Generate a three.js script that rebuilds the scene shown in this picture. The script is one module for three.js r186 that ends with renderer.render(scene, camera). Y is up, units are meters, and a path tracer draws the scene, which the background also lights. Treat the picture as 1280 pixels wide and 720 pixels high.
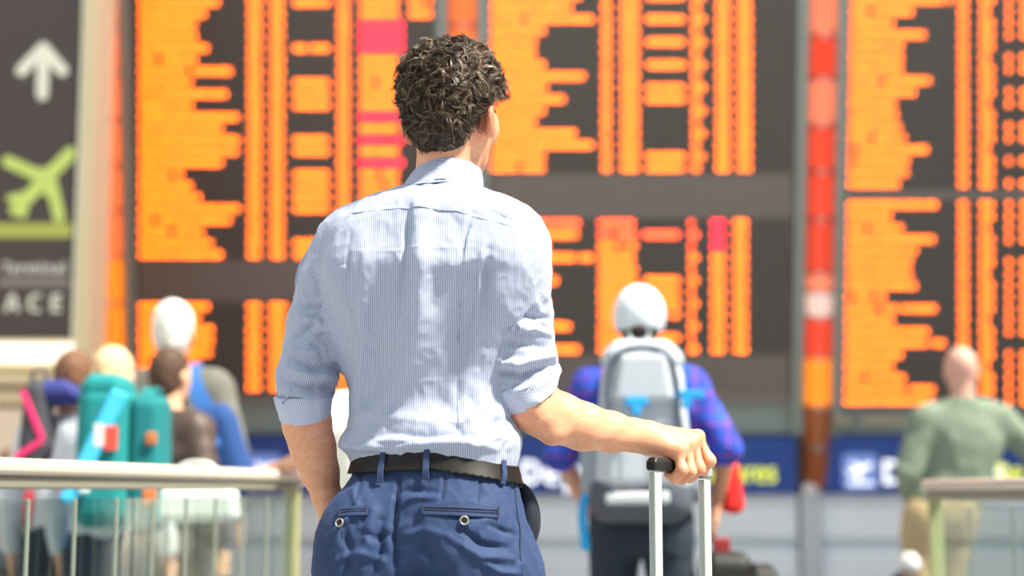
import * as THREE from 'three';
import { RoundedBoxGeometry } from 'three/addons/geometries/RoundedBoxGeometry.js';
import { mergeGeometries } from 'three/addons/utils/BufferGeometryUtils.js';
import { RectAreaLightUniformsLib } from 'three/addons/lights/RectAreaLightUniformsLib.js';
import { createNoise3D } from 'simplex-noise';

// ---------------------------------------------------------------- camera, sky, sun, exposure
const W = 1280, H = 720, F = 2000, EYE = 1.02, PITCH = Math.atan(255 / F), FOCUS = 2.84;
const scene = new THREE.Scene();
const camera = new THREE.PerspectiveCamera(2 * Math.atan(H / 2 / F) * 180 / Math.PI, W / H, 0.05, 200);
camera.position.set(0, EYE, 0);
camera.rotation.x = PITCH;
camera.focus = FOCUS;
camera.userData.fStop = camera.getFocalLength() / 30;          // an iris 30 mm wide
scene.add(camera);

const renderer = new THREE.WebGLRenderer({ antialias: true });
renderer.toneMapping = THREE.LinearToneMapping;
renderer.toneMappingExposure = 1.12;
renderer.shadowMap.enabled = true;
RectAreaLightUniformsLib.init();

const SKY_LEVEL = 0.95;
{
  const w = 64, h = 32, d = new Float32Array(w * h * 4);
  for (let j = 0; j < h; j++) for (let i = 0; i < w; i++) {
    const up = Math.max(0, Math.sin(((j + 0.5) / h - 0.5) * Math.PI)), k = Math.pow(1 - up, 2.0);
    d.set([0.86 + 0.2 * k, 0.95 + 0.13 * k, 1.12 + 0.0 * k, 1], (j * w + i) * 4);
  }
  const t = new THREE.DataTexture(d, w, h, THREE.RGBAFormat, THREE.FloatType);
  t.mapping = THREE.EquirectangularReflectionMapping; t.magFilter = THREE.LinearFilter; t.needsUpdate = true;
  scene.background = t; scene.backgroundIntensity = SKY_LEVEL;
}
const SUN = new THREE.Vector3(0.47, 0.79, 0.25).normalize();
const sun = new THREE.DirectionalLight(0xfff1de, 13.5);
sun.position.copy(SUN).multiplyScalar(20).add(new THREE.Vector3(0, 1, -5));
sun.target.position.set(0, 1, -5); sun.castShadow = true; sun.shadow.radius = 11;
Object.assign(sun.shadow.camera, { left: -10, right: 10, top: 10, bottom: -10, near: 1, far: 60 });
sun.shadow.mapSize.set(2048, 2048);
scene.add(sun, sun.target);

// ---------------------------------------------------------------- helpers
const V = (x, y, z) => new THREE.Vector3(x, y, z);
const rnd = (seed) => () => { seed = (seed + 0x6d2b79f5) | 0; let t = Math.imul(seed ^ (seed >>> 15), 1 | seed); t = (t + Math.imul(t ^ (t >>> 7), 61 | t)) ^ t; return ((t ^ (t >>> 14)) >>> 0) / 4294967296; };
const noise3 = createNoise3D(rnd(11));
const clamp = (x, a, b) => (x < a ? a : x > b ? b : x);
const sstep = (x, a, b) => { const t = clamp((x - a) / (b - a), 0, 1); return t * t * (3 - 2 * t); };
const lerp = (a, b, t) => a + (b - a) * t;
const CP = Math.cos(PITCH), SP = Math.sin(PITCH);
// a place of the photograph at a given distance z, in metres
function ray(px, py) { const x = (px - W / 2) / F, y = (H / 2 - py) / F; return V(x, y * CP + SP, y * SP - CP); }
function at(px, py, z) { const r = ray(px, py), t = z / r.z; return V(r.x * t, EYE + r.y * t, z); }
const mpp = (z, py = 500) => -z / -(((H / 2 - py) / F) * SP - CP) / F;   // metres per pixel at that distance

const used = {};
const numbered = (name) => { const n = used[name] = (used[name] ?? -1) + 1; return n ? `${name}_${String(n).padStart(3, '0')}` : name; };
function tag(o, label, category, group, kind) { if (label) o.userData.label = label; if (category) o.userData.category = category; if (group) o.userData.group = group; if (kind) o.userData.kind = kind; return o; }
function thing(name, label, category, pos = [0, 0, 0], group) { const g = new THREE.Group(); g.name = numbered(name); g.position.set(...pos); scene.add(g); return tag(g, label, category, group); }
function part(name, geo, mat, parent, label) { const m = new THREE.Mesh(geo, mat); m.name = name; m.castShadow = m.receiveShadow = true; if (label) m.userData.label = label; parent.add(m); return m; }
function holder(name, parent) { const g = new THREE.Group(); g.name = name; parent.add(g); return g; }
function struct(name, geo, mat, pos, parent = scene) { const m = part(name, geo, mat, parent); if (pos) m.position.set(...pos); if (parent === scene) m.userData.kind = 'structure'; return m; }
const box = (w, h, d) => new THREE.BoxGeometry(w, h, d);
const rbox = (w, h, d, r, s = 3) => new RoundedBoxGeometry(w, h, d, s, r);
const std = (color, roughness = 0.8, more = {}) => new THREE.MeshPhysicalMaterial({ color, roughness, side: THREE.DoubleSide, ...more });
function canvasTexture(w, h, draw, srgb = true) {
  const c = document.createElement('canvas'); c.width = w; c.height = h; const g = c.getContext('2d'); draw(g, w, h);
  const t = new THREE.CanvasTexture(c); if (srgb) t.colorSpace = THREE.SRGBColorSpace; t.magFilter = THREE.LinearFilter; t.wrapS = t.wrapT = THREE.RepeatWrapping; return t;
}

// signed distances: bones are [a, ra, b, rb] capsules that taper, joined with a smooth minimum
const smin = (a, b, k) => { const h = Math.max(k - Math.abs(a - b), 0) / k; return Math.min(a, b) - h * h * k * 0.25; };
function capsule(a, ra, b, rb) {
  const ax = a.x, ay = a.y, az = a.z, bx = b.x - ax, by = b.y - ay, bz = b.z - az, n = 1 / Math.max(1e-9, bx * bx + by * by + bz * bz), dr = rb - ra;
  return (x, y, z) => { const px = x - ax, py = y - ay, pz = z - az, t = clamp((px * bx + py * by + pz * bz) * n, 0, 1), u = px - bx * t, v = py - by * t, w = pz - bz * t; return Math.sqrt(u * u + v * v + w * w) - ra - dr * t; };
}
function chain(points, radii) { const f = points.slice(1).map((p, i) => capsule(points[i], radii[i], p, radii[i + 1])); return (x, y, z) => { let d = f[0](x, y, z); for (let i = 1; i < f.length; i++) d = smin(d, f[i](x, y, z), 0.012); return d; }; }
function ellipsoid(c, rx, ry, rz, turn = 0) {
  const co = Math.cos(turn), si = Math.sin(turn), m = Math.min(rx, ry, rz);
  return (x, y, z) => { const dx = x - c.x, dy = (y - c.y) / ry, dz = z - c.z, u = (dx * co - dz * si) / rx, w = (dx * si + dz * co) / rz, k = Math.sqrt(u * u + dy * dy + w * w); return k < 1e-6 ? -m : (k - 1) * Math.max(m, Math.sqrt(dx * dx + dy * dy * ry * ry + dz * dz) / k * 0.9); };
}
function union(list, k) { return (x, y, z) => { let d = list[0](x, y, z); for (let i = 1; i < list.length; i++) d = smin(d, list[i](x, y, z), k); return d; }; }
// rows of elliptical sections: [y, cx, cz, halfWidthAcross, halfDepth], turned about y
function sections(rows, turn, power = 2.3) {
  rows = rows.slice().sort((a, b) => a[0] - b[0]); const n = rows.length, co = Math.cos(turn), si = Math.sin(turn);
  const slope = rows.map((r, i) => r.map((v, k) => { const a = rows[Math.max(0, i - 1)], b = rows[Math.min(n - 1, i + 1)]; return (b[k] - a[k]) / (b[0] - a[0]); }));
  const o = [0, 0, 0, 0];
  return (x, y, z) => {
    const yc = clamp(y, rows[0][0], rows[n - 1][0]); let i = 0; while (i < n - 2 && yc > rows[i + 1][0]) i++;
    const a = rows[i], b = rows[i + 1], h = b[0] - a[0], t = (yc - a[0]) / h, t2 = t * t, t3 = t2 * t;
    for (let k = 1; k < 5; k++) o[k - 1] = a[k] * (2 * t3 - 3 * t2 + 1) + slope[i][k] * h * (t3 - 2 * t2 + t) + b[k] * (3 * t2 - 2 * t3) + slope[i + 1][k] * h * (t3 - t2);
    const dx = x - o[0], dz = z - o[1], u = Math.abs(dx * co - dz * si), w = Math.abs(dx * si + dz * co), kk = Math.pow(Math.pow(u / o[2], power) + Math.pow(w / o[3], power), 1 / power);
    const side = kk < 1e-5 ? -Math.min(o[2], o[3]) : (kk - 1) * (Math.sqrt(u * u + w * w) / kk);
    const over = Math.abs(y - yc);
    return over > 0 ? (side > 0 ? Math.hypot(side, over) : over) : Math.max(side, Math.max(rows[0][0] - y, y - rows[n - 1][0]));
  };
}
// surface nets on a sparse grid
function mesh(f, lo, hi, h, slack = 1.7) {
  const B = 8, N = B + 1, nb = [0, 1, 2].map((k) => Math.ceil((hi.getComponent(k) - lo.getComponent(k)) / (h * B))), val = new Float32Array(N * N * N);
  const SX = nb[0] * B + 2, SY = nb[1] * B + 2, pos = [], cells = new Map(), edges = [];
  const id = (i, j, k) => i + SX * (j + SY * k), reach = h * B * 0.87 * slack;
  for (let bk = 0; bk < nb[2]; bk++) for (let bj = 0; bj < nb[1]; bj++) for (let bi = 0; bi < nb[0]; bi++) {
    const x0 = lo.x + bi * B * h, y0 = lo.y + bj * B * h, z0 = lo.z + bk * B * h;
    if (Math.abs(f(x0 + B * h / 2, y0 + B * h / 2, z0 + B * h / 2)) > reach) continue;
    let neg = 0; for (let k = 0, q = 0; k < N; k++) for (let j = 0; j < N; j++) for (let i = 0; i < N; i++, q++) { const v = f(x0 + i * h, y0 + j * h, z0 + k * h); val[q] = v; if (v < 0) neg++; }
    if (!neg || neg === N * N * N) continue;
    for (let k = 0; k < B; k++) for (let j = 0; j < B; j++) for (let i = 0; i < B; i++) {
      const q = i + N * (j + N * k); let m = 0, sx = 0, sy = 0, sz = 0, c = 0;
      for (let e = 0; e < 8; e++) if (val[q + (e & 1) + N * ((e >> 1 & 1) + N * (e >> 2))] < 0) m |= 1 << e;
      if (m === 0 || m === 255) continue;
      for (let e = 0; e < 8; e++) for (let ax = 0; ax < 3; ax++) {
        if (e >> ax & 1) continue; const g = e | 1 << ax; if ((m >> e & 1) === (m >> g & 1)) continue;
        const a = val[q + (e & 1) + N * ((e >> 1 & 1) + N * (e >> 2))], b = val[q + (g & 1) + N * ((g >> 1 & 1) + N * (g >> 2))], t = a / (a - b);
        sx += (e & 1) + (ax === 0 ? t : 0); sy += (e >> 1 & 1) + (ax === 1 ? t : 0); sz += (e >> 2) + (ax === 2 ? t : 0); c++;
      }
      const gi = bi * B + i, gj = bj * B + j, gk = bk * B + k;
      cells.set(id(gi, gj, gk), pos.length / 3); pos.push(x0 + (i + sx / c) * h, y0 + (j + sy / c) * h, z0 + (k + sz / c) * h);
      for (let ax = 0; ax < 3; ax++) if ((m & 1) !== (m >> (1 << ax) & 1)) edges.push(gi, gj, gk, ax, m & 1);
    }
  }
  const index = [], step = [1, SX, SX * SY];
  for (let e = 0; e < edges.length; e += 5) {
    const ax = edges[e + 3], u = step[(ax + 1) % 3], v = step[(ax + 2) % 3], c = id(edges[e], edges[e + 1], edges[e + 2]);
    const a = cells.get(c), b = cells.get(c - u), d = cells.get(c - u - v), g = cells.get(c - v);
    if (a === undefined || b === undefined || d === undefined || g === undefined) continue;
    if (edges[e + 4]) index.push(a, b, d, a, d, g); else index.push(a, d, b, a, g, d);
  }
  const geo = new THREE.BufferGeometry(); geo.setAttribute('position', new THREE.Float32BufferAttribute(pos, 3)); geo.setIndex(index); geo.computeVertexNormals();
  return geo;
}
function uvXY(geo, fn = (x, y, z) => [x, y]) { const p = geo.attributes.position, uv = new Float32Array(p.count * 2); for (let i = 0; i < p.count; i++) uv.set(fn(p.getX(i), p.getY(i), p.getZ(i), i), i * 2); geo.setAttribute('uv', new THREE.BufferAttribute(uv, 2)); return geo; }
function displace(geo, fn) {
  const p = geo.attributes.position, n = geo.attributes.normal;
  for (let i = 0; i < p.count; i++) { const x = p.getX(i), y = p.getY(i), z = p.getZ(i), d = fn(x, y, z, n.getX(i), n.getY(i), n.getZ(i)); p.setXYZ(i, x + n.getX(i) * d, y + n.getY(i) * d, z + n.getZ(i) * d); }
  geo.computeVertexNormals(); return geo;
}
function splitBy(geo, classify) {                               // one geometry into several, by triangle
  const p = geo.attributes.position, ix = geo.index.array, bins = {};
  for (let i = 0; i < ix.length; i += 3) {
    const [a, b, c] = [ix[i], ix[i + 1], ix[i + 2]];
    const k = classify((p.getX(a) + p.getX(b) + p.getX(c)) / 3, (p.getY(a) + p.getY(b) + p.getY(c)) / 3, (p.getZ(a) + p.getZ(b) + p.getZ(c)) / 3);
    (bins[k] ??= []).push(a, b, c);
  }
  const out = {};
  for (const k in bins) {
    const map = new Map(), pos = [], nor = [], ind = bins[k].map((v) => { let m = map.get(v); if (m === undefined) { m = map.size; map.set(v, m); pos.push(p.getX(v), p.getY(v), p.getZ(v)); nor.push(geo.attributes.normal.getX(v), geo.attributes.normal.getY(v), geo.attributes.normal.getZ(v)); } return m; });
    const g = out[k] = new THREE.BufferGeometry(); g.setAttribute('position', new THREE.Float32BufferAttribute(pos, 3)); g.setAttribute('normal', new THREE.Float32BufferAttribute(nor, 3)); g.setIndex(ind);
  }
  return out;
}
function tube(points, r, seg = 24, rad = 6, closed = false) { return new THREE.TubeGeometry(new THREE.CatmullRomCurve3(points, closed, 'centripetal'), seg, r, rad, closed); }
function strap(points, normals, width, thick, seg = 20) {       // a flat band that follows a line on a surface
  const c = new THREE.CatmullRomCurve3(points, false, 'centripetal'), nc = new THREE.CatmullRomCurve3(normals), pos = [], ix = [], q = V(), t = V(), n = V(), s = V();
  for (let i = 0; i <= seg; i++) {
    c.getPoint(i / seg, q); c.getTangent(i / seg, t); nc.getPoint(i / seg, n); n.normalize(); s.crossVectors(t, n).normalize();
    for (const [a, b] of [[-1, 0], [-0.92, 1], [0.92, 1], [1, 0]]) pos.push(q.x + s.x * a * width / 2 + n.x * b * thick, q.y + s.y * a * width / 2 + n.y * b * thick, q.z + s.z * a * width / 2 + n.z * b * thick);
  }
  for (let i = 0; i < seg; i++) for (let k = 0; k < 4; k++) { const a = i * 4 + k, b = i * 4 + (k + 1) % 4; ix.push(a, b, a + 4, b, b + 4, a + 4); }
  for (const o of [0, seg * 4]) ix.push(o, o + 1, o + 2, o, o + 2, o + 3);
  const g = new THREE.BufferGeometry(); g.setAttribute('position', new THREE.Float32BufferAttribute(pos, 3)); g.setIndex(ix); const f = g.toNonIndexed(); f.computeVertexNormals(); return f;
}
const grad = (f, p, e = 0.002) => V(f(p.x + e, p.y, p.z) - f(p.x - e, p.y, p.z), f(p.x, p.y + e, p.z) - f(p.x, p.y - e, p.z), f(p.x, p.y, p.z + e) - f(p.x, p.y, p.z - e)).normalize();
function onSurface(f, px, py, zFrom) {                           // where a line of sight meets a surface
  const r = ray(px, py); let t = zFrom / r.z, p = V();
  for (let i = 0; i < 200; i++) { p.copy(r).multiplyScalar(t); p.y += EYE; const d = f(p.x, p.y, p.z); if (d < 0.0004) break; t += clamp(d * 0.6, 0.0004, 0.05) ; if (-r.z * t > 4) break; }
  return p;
}

// ---------------------------------------------------------------- the hall
const M = {
  stone: std('#8d8f92', 0.4), wall: std('#d8cdb6', 0.85), wallDark: std('#6f6a64', 0.85), cream: std('#f7e8c4', 0.8), ceiling: std('#e6e3dc', 0.9), steel: std('#aeb4b6', 0.35, { metalness: 0.6 }),
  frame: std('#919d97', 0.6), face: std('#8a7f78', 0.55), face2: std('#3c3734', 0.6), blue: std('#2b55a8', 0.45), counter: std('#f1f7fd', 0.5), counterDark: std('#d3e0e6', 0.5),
  sign: std('#463d3f', 0.55), glass: new THREE.MeshPhysicalMaterial({ color: '#f6fbfa', transmission: 1, thickness: 0, roughness: 0, ior: 1.5, side: THREE.DoubleSide }),
  railGlass: new THREE.MeshPhysicalMaterial({ color: '#edf4f0', transmission: 1, thickness: 0, roughness: 0, ior: 1.5, side: THREE.DoubleSide }),
};
struct('floor', box(30, 0.2, 30), M.stone, [0, -0.1, -2]);
struct('wall_back', box(30, 8.4, 0.3), M.wall, [0, 4, -16.2]);
for (const [side, x] of [['left', -7.4], ['right', 15]]) { // long side walls with tall glazing along the waiting hall
  struct('wall_' + side, box(0.3, 1, 20), M.wall, [x, 0.5, 3]); struct('wall_' + side + '_end', box(0.3, 8.4, 9), M.wall, [x, 4, -11.5]); struct(numbered('wall_head'), box(0.3, 0.6, 20), M.wall, [x, 7.9, 3]);
  for (let i = 0; i < 5; i++) { struct(numbered('window_frame'), box(0.2, 6.7, 0.14), M.steel, [x, 4.3, -7 + i * 5]); if (i < 4) struct(numbered('window_10'), box(0.02, 6.6, 4.8), M.glass, [x, 4.3, -4.5 + i * 5]); }
}
{ // the roof with its long skylight
  const x0 = -7, x1 = 12.5, z0 = -8, z1 = 9;
  struct('ceiling', box(30, 0.3, 8.4), M.ceiling, [0, 8.2, z0 - 4.2]);
  struct('ceiling_001', box(30, 0.3, 4), M.ceiling, [0, 8.2, z1 + 2]);
  struct('ceiling_002', box(8, 0.3, z1 - z0), M.ceiling, [x0 - 4, 8.2, (z0 + z1) / 2]);
  struct('ceiling_003', box(2.5, 0.3, z1 - z0), M.ceiling, [x1 + 1.25, 8.2, (z0 + z1) / 2]);
  const bars = [x0, -1.6, 8.9, x1];
  for (const x of [-1.6, 8.9]) struct(numbered('ceiling_beam'), box(0.16, 0.4, z1 - z0), M.ceiling, [x, 8.2, (z0 + z1) / 2]);
  for (let i = 0; i < 3; i++) struct('window_' + (i + 1), box(bars[i + 1] - bars[i] - 0.02, 0.02, z1 - z0), M.glass, [(bars[i] + bars[i + 1]) / 2, 8.41, (z0 + z1) / 2]);
}
for (let i = 0; i < 3; i++) { // unseen linear lights, added to brighten the boards and counter
  const x = [-4.2, 0, 4.6][i], t = thing('added_ceiling_light', 'added white linear light out of view ' + ['above the left display board', 'above the middle display board', 'above the right display board'][i], 'added light', [x, 7.7, -10.6]);
  part('housing', rbox(3.6, 0.12, 0.5, 0.03), M.steel, t).position.set(0, 0.08, 0); part('glow_face', rbox(3.5, 0.05, 0.42, 0.02), new THREE.MeshStandardMaterial({ color: '#ffffff', emissive: '#f2f6ff', emissiveIntensity: 3 }), t).position.set(0, 0, 0); part('hanger', box(0.03, 0.3, 0.03), M.steel, t).position.set(0, 0.27, 0);
  const l = new THREE.RectAreaLight('#f2f6ff', 20, 3.5, 0.42); l.position.set(x, 7.67, -10.6); l.lookAt(x, 2.5, -13.2); scene.add(l);
}
{ // the glazed front behind the onlooker
  struct('wall_front', box(30, 4.2, 0.3), M.wallDark, [0, 2.1, 13]);
  struct('trim_1', box(30, 0.5, 0.3), M.ceiling, [0, 7.9, 13]);
  for (let i = 0; i < 6; i++) { struct(numbered('window_frame'), box(0.14, 3.5, 0.2), M.steel, [-15 + i * 6, 5.93, 13]); if (i < 5) struct('window_' + (4 + i), box(5.8, 3.4, 0.02), M.glass, [-12 + i * 6, 5.93, 13]); }
}

// ---------------------------------------------------------------- departure boards: a tilted plane that leans towards the hall
const BZ = -14, TILT = 12 * Math.PI / 180, BY = EYE + 0.5;
function board(px, py) { // across and up on the tilted plane
  const r = ray(px, py), ct = Math.cos(TILT), st = Math.sin(TILT), n = V(0, -st, ct), o = V(0, BY, BZ), t = (o.clone().sub(V(0, EYE, 0))).dot(n) / r.dot(n), p = r.multiplyScalar(t).add(V(0, EYE, 0));
  return [p.x, (p.y - BY) / ct];
}
const ORANGE = '#ff6600', RED = '#ff1530', PINK = '#ff4a1e';
const GLYPHS = (() => { const R = rnd(5), l = []; for (let i = 0; i < 40; i++) { const a = []; for (let y = 0; y < 7; y++) { let row = ''; for (let x = 0; x < 5; x++) row += R() < ((x === 0 || x === 4 || y === 0 || y === 6 || y === 3) ? 0.9 : 0.66) ? '1' : '0'; a.push(row); } l.push(a); } return l; })();
const BOARD_TEXT = [];
function departureBoard(x0, x1, rows, label, seed, textColumns) {
  // rows: [pyCentre, [[pxFrom, pxTo, colour], ...]]
  const R = rnd(seed), [xa, va] = board(x0, 543), [xb] = board(x1, 546), top = 5.1 - 0.0, w = xb - xa, g = thing('departure_board', label, 'display board', [(xa + xb) / 2, BY, BZ]);
  g.rotation.x = TILT; const cx = (xa + xb) / 2;
  part('cabinet', box(w, top - va, 0.22), M.frame, g).position.set(0, (top + va) / 2, -0.16);
  const fr = [part('frame', box(0.09, top - va, 0.1), M.frame, g), part('frame', box(0.09, top - va, 0.1), M.frame, g)];
  fr[0].position.set(-w / 2 + 0.045, (top + va) / 2, -0.02); fr[1].position.set(w / 2 - 0.045, (top + va) / 2, -0.02);
  const vb = board(x0, 503)[1]; part('face_panel', box(w - 0.2, top - vb, 0.04), M.face, g).position.set(0, (top + vb) / 2, -0.04);
  const pitch = 0.1012, height = 2048, canvasW = 2048, n = rows.length, cellH = Math.floor(2016 / n), pxm = canvasW / (w - 0.24);
  const tex = canvasTexture(canvasW, height, (c) => {
    c.fillStyle = '#000'; c.fillRect(0, 0, canvasW, height);
    rows.forEach(([py, spans], k) => {
      for (const [a, b, colour] of spans) {
        const xs = (board(a + 5, py)[0] - cx + (w - 0.24) / 2) * pxm, xe = (board(b - 5, py)[0] - cx + (w - 0.24) / 2) * pxm, cell = 30; c.fillStyle = colour || ORANGE;
        for (let x = xs; x < xe - 8; x += cell) { if (R() < 0.02 && x > xs + 40 && x < xe - 60) continue; const gl = GLYPHS[Math.floor(R() * 40)], dx = 4.6, dy = cellH * 0.54 / 7; for (let y = 0; y < 7; y++) for (let i = 0; i < 5; i++) if (gl[y][i] === '1' && x + i * dx < xe) c.fillRect(x + i * dx, k * cellH + cellH * 0.23 + y * dy, dx - 0.4, dy - 0.6); }
      }
    });
  });
  const mat = new THREE.MeshStandardMaterial({ color: '#564e4a', roughness: 0.5, emissive: '#ffffff', emissiveMap: tex, emissiveIntensity: 13 });
  rows.forEach(([py], k) => {
    const v = board((x0 + x1) / 2, py)[1], geo = box(w - 0.24, pitch * 0.9, 0.03), uv = geo.attributes.uv;
    for (let i = 0; i < uv.count; i++) { const front = i >= 16 && i < 20; uv.setXY(i, front ? uv.getX(i) : 0.001, front ? 1 - ((k + 1) * cellH - uv.getY(i) * cellH) / height : 0.001); }
    part('display_row', geo, mat, g).position.set(0, v, -0.012);
  });
  const vs = rows.map(([py]) => board((x0 + x1) / 2, py)[1]).sort((a, b) => b - a), blank = std('#7d736d', 0.5); vs.push(vb + 0.02);   // rows that show no letters
  for (let i = 1; i < vs.length; i++) for (let v = vs[i - 1] - pitch; v > vs[i] + pitch * 0.55; v -= pitch) part('display_row', box(w - 0.24, pitch * 0.9, 0.03), blank, g).position.set(0, v, -0.012);
  return g;
}
// columns of text read from the photograph: row centres and where each line of letters ends
const rowsOf = (y0, pitch, ends, cols) => ends.map((e, i) => { const py = y0 + i * pitch, s = []; for (const c of cols) { const q = c(i, py, e); if (q) s.push(...(Array.isArray(q[0]) ? q : [q])); } return [py, s]; });
const every = (a, b, col) => (i) => [a, b, col];
const only = (a, b, set, colour) => (i) => set.includes(i) ? [a, b, colour] : null;
{
  const up = [268, 284, 278, 262, 249, 250, 264, 250, 294, 246, 288, 246, 302, 284, 306, 302, 283, 234, 246, 256, 306, 294, 258, 270, 282];
  const A = rowsOf(-25.5, 14.32, up, [(i, py, e) => [170, e], (i) => [306, 332], (i) => [334, 359],
    (i) => [[0, 1, 2, 6, 9, 10, 11, 14, 15, 17, 18, 19, 20, 23, 24].includes(i) ? [363, 416] : []].filter((q) => q.length), every(418, 441),
    (i) => ([4, 5, 6, 12, 14, 16].includes(i) ? [445, 508, RED] : [446, 502]), only(507, 545, [0, 1, 2, 3, 7, 8])]);
  const low = rowsOf(383.5, 14.3, [266, 257, 270, 271, 268, 256, 260, 252], [(i, py, e) => [170, e], () => [305, 331], () => [333, 362], () => [366, 416], () => [418, 440], () => [446, 505]]);
  departureBoard(160, 561, [...A, ...low], 'left display board with a block of red lines, behind the shirted man', 21);
}
{
  const up = [690, 732, 718, 748, 685, 674, 673, 686, 737, 688, 710, 686, 674, 725, 746, 685, 685];
  const A = rowsOf(-19, 14.3, up, [(i, py, e) => [610, e], () => [748, 770], () => [772, 803], only(804, 860, [0, 1, 3, 5, 7, 9, 10, 15, 16]), (i) => [861, i % 2 ? 885 : 879], () => [891, 916], () => [918, 945]]);
  const low = rowsOf(279, 14.32, [728, 726, 690, 744, 690, 702, 685, 690, 690, 719, 690, 730], [(i, py, e) => [610, e, i === 0 ? PINK : null], (i) => [744, i % 3 ? 800 : 796, i < 2 ? PINK : null],
    (i) => (i === 1 ? [800, 855, PINK] : [5, 6, 7, 8, 10].includes(i) ? [802, 853] : null), (i) => [857, i % 2 ? 879 : 873, i < 3 ? PINK : null], (i) => [885, 911, i < 3 ? RED : null], () => [913, 939]]);
  departureBoard(598, 1003, [...A, ...low], 'middle display board with orange text, above the person in the white cap', 22);
}
{
  const up = [1150, 1196, 1147, 1121, 1160, 1134, 1133, 1133, 1168, 1150, 1124, 1128, 1130, 1136, 1164, 1140, 1139, 1128];
  const cols = (skip) => [(i, py, e) => [1053 - py / 70, e], (i) => [1194, 1216], (i, py) => [1221, i % 4 === 2 ? 1242 : 1248], (i) => (skip.includes(i) ? null : [1254, 1269]), (i) => (skip.includes(i) ? null : [1272, 1300]), () => [1310, 1350], () => [1360, 1400]];
  const A = rowsOf(-14, 14.35, up, cols([5, 8, 11, 14, 16]));
  const low = rowsOf(256, 14.42, [1176, 1120, 1132, 1175, 1150, 1143, 1143, 1150, 1111, 1174, 1122, 1166, 1185, 1134, 1120, 1135, 1172, 1172], cols([4, 12]));
  departureBoard(1038, 1442, [...A, ...low], 'right display board, above the bald person, with two stacked blocks of orange text', 23);
}
{ // coloured glass columns between the boards
  const mats = {}; const lit = (c, e = 0.55) => mats[c + e] ??= new THREE.MeshPhysicalMaterial({ color: c, roughness: 0.25, clearcoat: 0.6, emissive: c, emissiveIntensity: e });
  const knob = std('#cfd2d6', 0.2, { metalness: 0.3 });
  const column = (px0, px1, list, label, side) => {
    const [xa] = board(px0, 546), [xb] = board(px1, 546), w = xb - xa, g = thing('light_column', label, 'light column', [(xa + xb) / 2, BY, BZ]); g.rotation.x = TILT;
    part('back_plate', box(w, 5.7, 0.1), M.frame, g).position.set(0, 2.2, -0.16); if (side) part('side_panel', box(0.22, 5.9, 0.16), M.cream, g).position.set(-w / 2 - 0.112, 2.3, -0.02);
    let last = null;
    for (const [p0, p1, c, e] of list) {
      const v0 = board((px0 + px1) / 2, p1)[1], v1 = board((px0 + px1) / 2, p0)[1], s = part('lamp_segment', new THREE.CylinderGeometry(w * 0.46, w * 0.46, Math.max(0.03, v1 - v0 - 0.035), 20), lit(c, e), g); s.position.set(0, (v0 + v1) / 2, 0.02);
      const k = part('clear_knob', new THREE.SphereGeometry(w * 0.22, 14, 10), knob, g); k.position.set(0, v0, 0.06);
    }
  };
  const S = '#ff7b3c', A = '#ff8a00', Rr = '#e23a18', P = '#f07c58', Br = '#8a4516', L = '#e8c6ba';
  column(124, 160, [[-82, -24, S], [-24, 34, S], [34, 92, S], [92, 150, S], [150, 207, S], [207, 263, S], [263, 321, S], [321, 378, A, 0.7], [378, 436, A, 0.7], [436, 490, A, 0.5], [490, 545, Br, 0.3], [545, 600, Br, 0.2]], 'glass light column of orange segments beside the beige wall', true);
  column(561, 598, [[-75, -18, S, 0.35], [-18, 33, S, 0.3], [33, 88, S, 0.3], [88, 145, S, 0.3], [145, 200, Rr, 0.3], [200, 260, P, 0.3], [260, 315, Rr, 0.3], [315, 370, P, 0.3], [370, 425, Rr, 0.3], [425, 480, A, 0.4], [480, 545, Br, 0.2], [545, 600, Br, 0.2]], 'glass light column rising just above the curly-haired man');
  column(1003, 1038, [[-60, -10, Rr, 0.4], [-10, 45, P, 0.5], [45, 99, Rr, 0.45], [99, 157, P, 0.5], [157, 214, Rr, 0.5], [214, 274, Rr, 0.5], [274, 341, Rr, 0.45], [341, 364, P, 0.6], [364, 396, L, 0.55], [396, 446, Rr, 0.6], [446, 507, A, 0.75], [507, 558, Br, 0.3], [558, 612, Br, 0.16]], 'glass light column of red segments with one white ball, right of the middle board');
}
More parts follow.
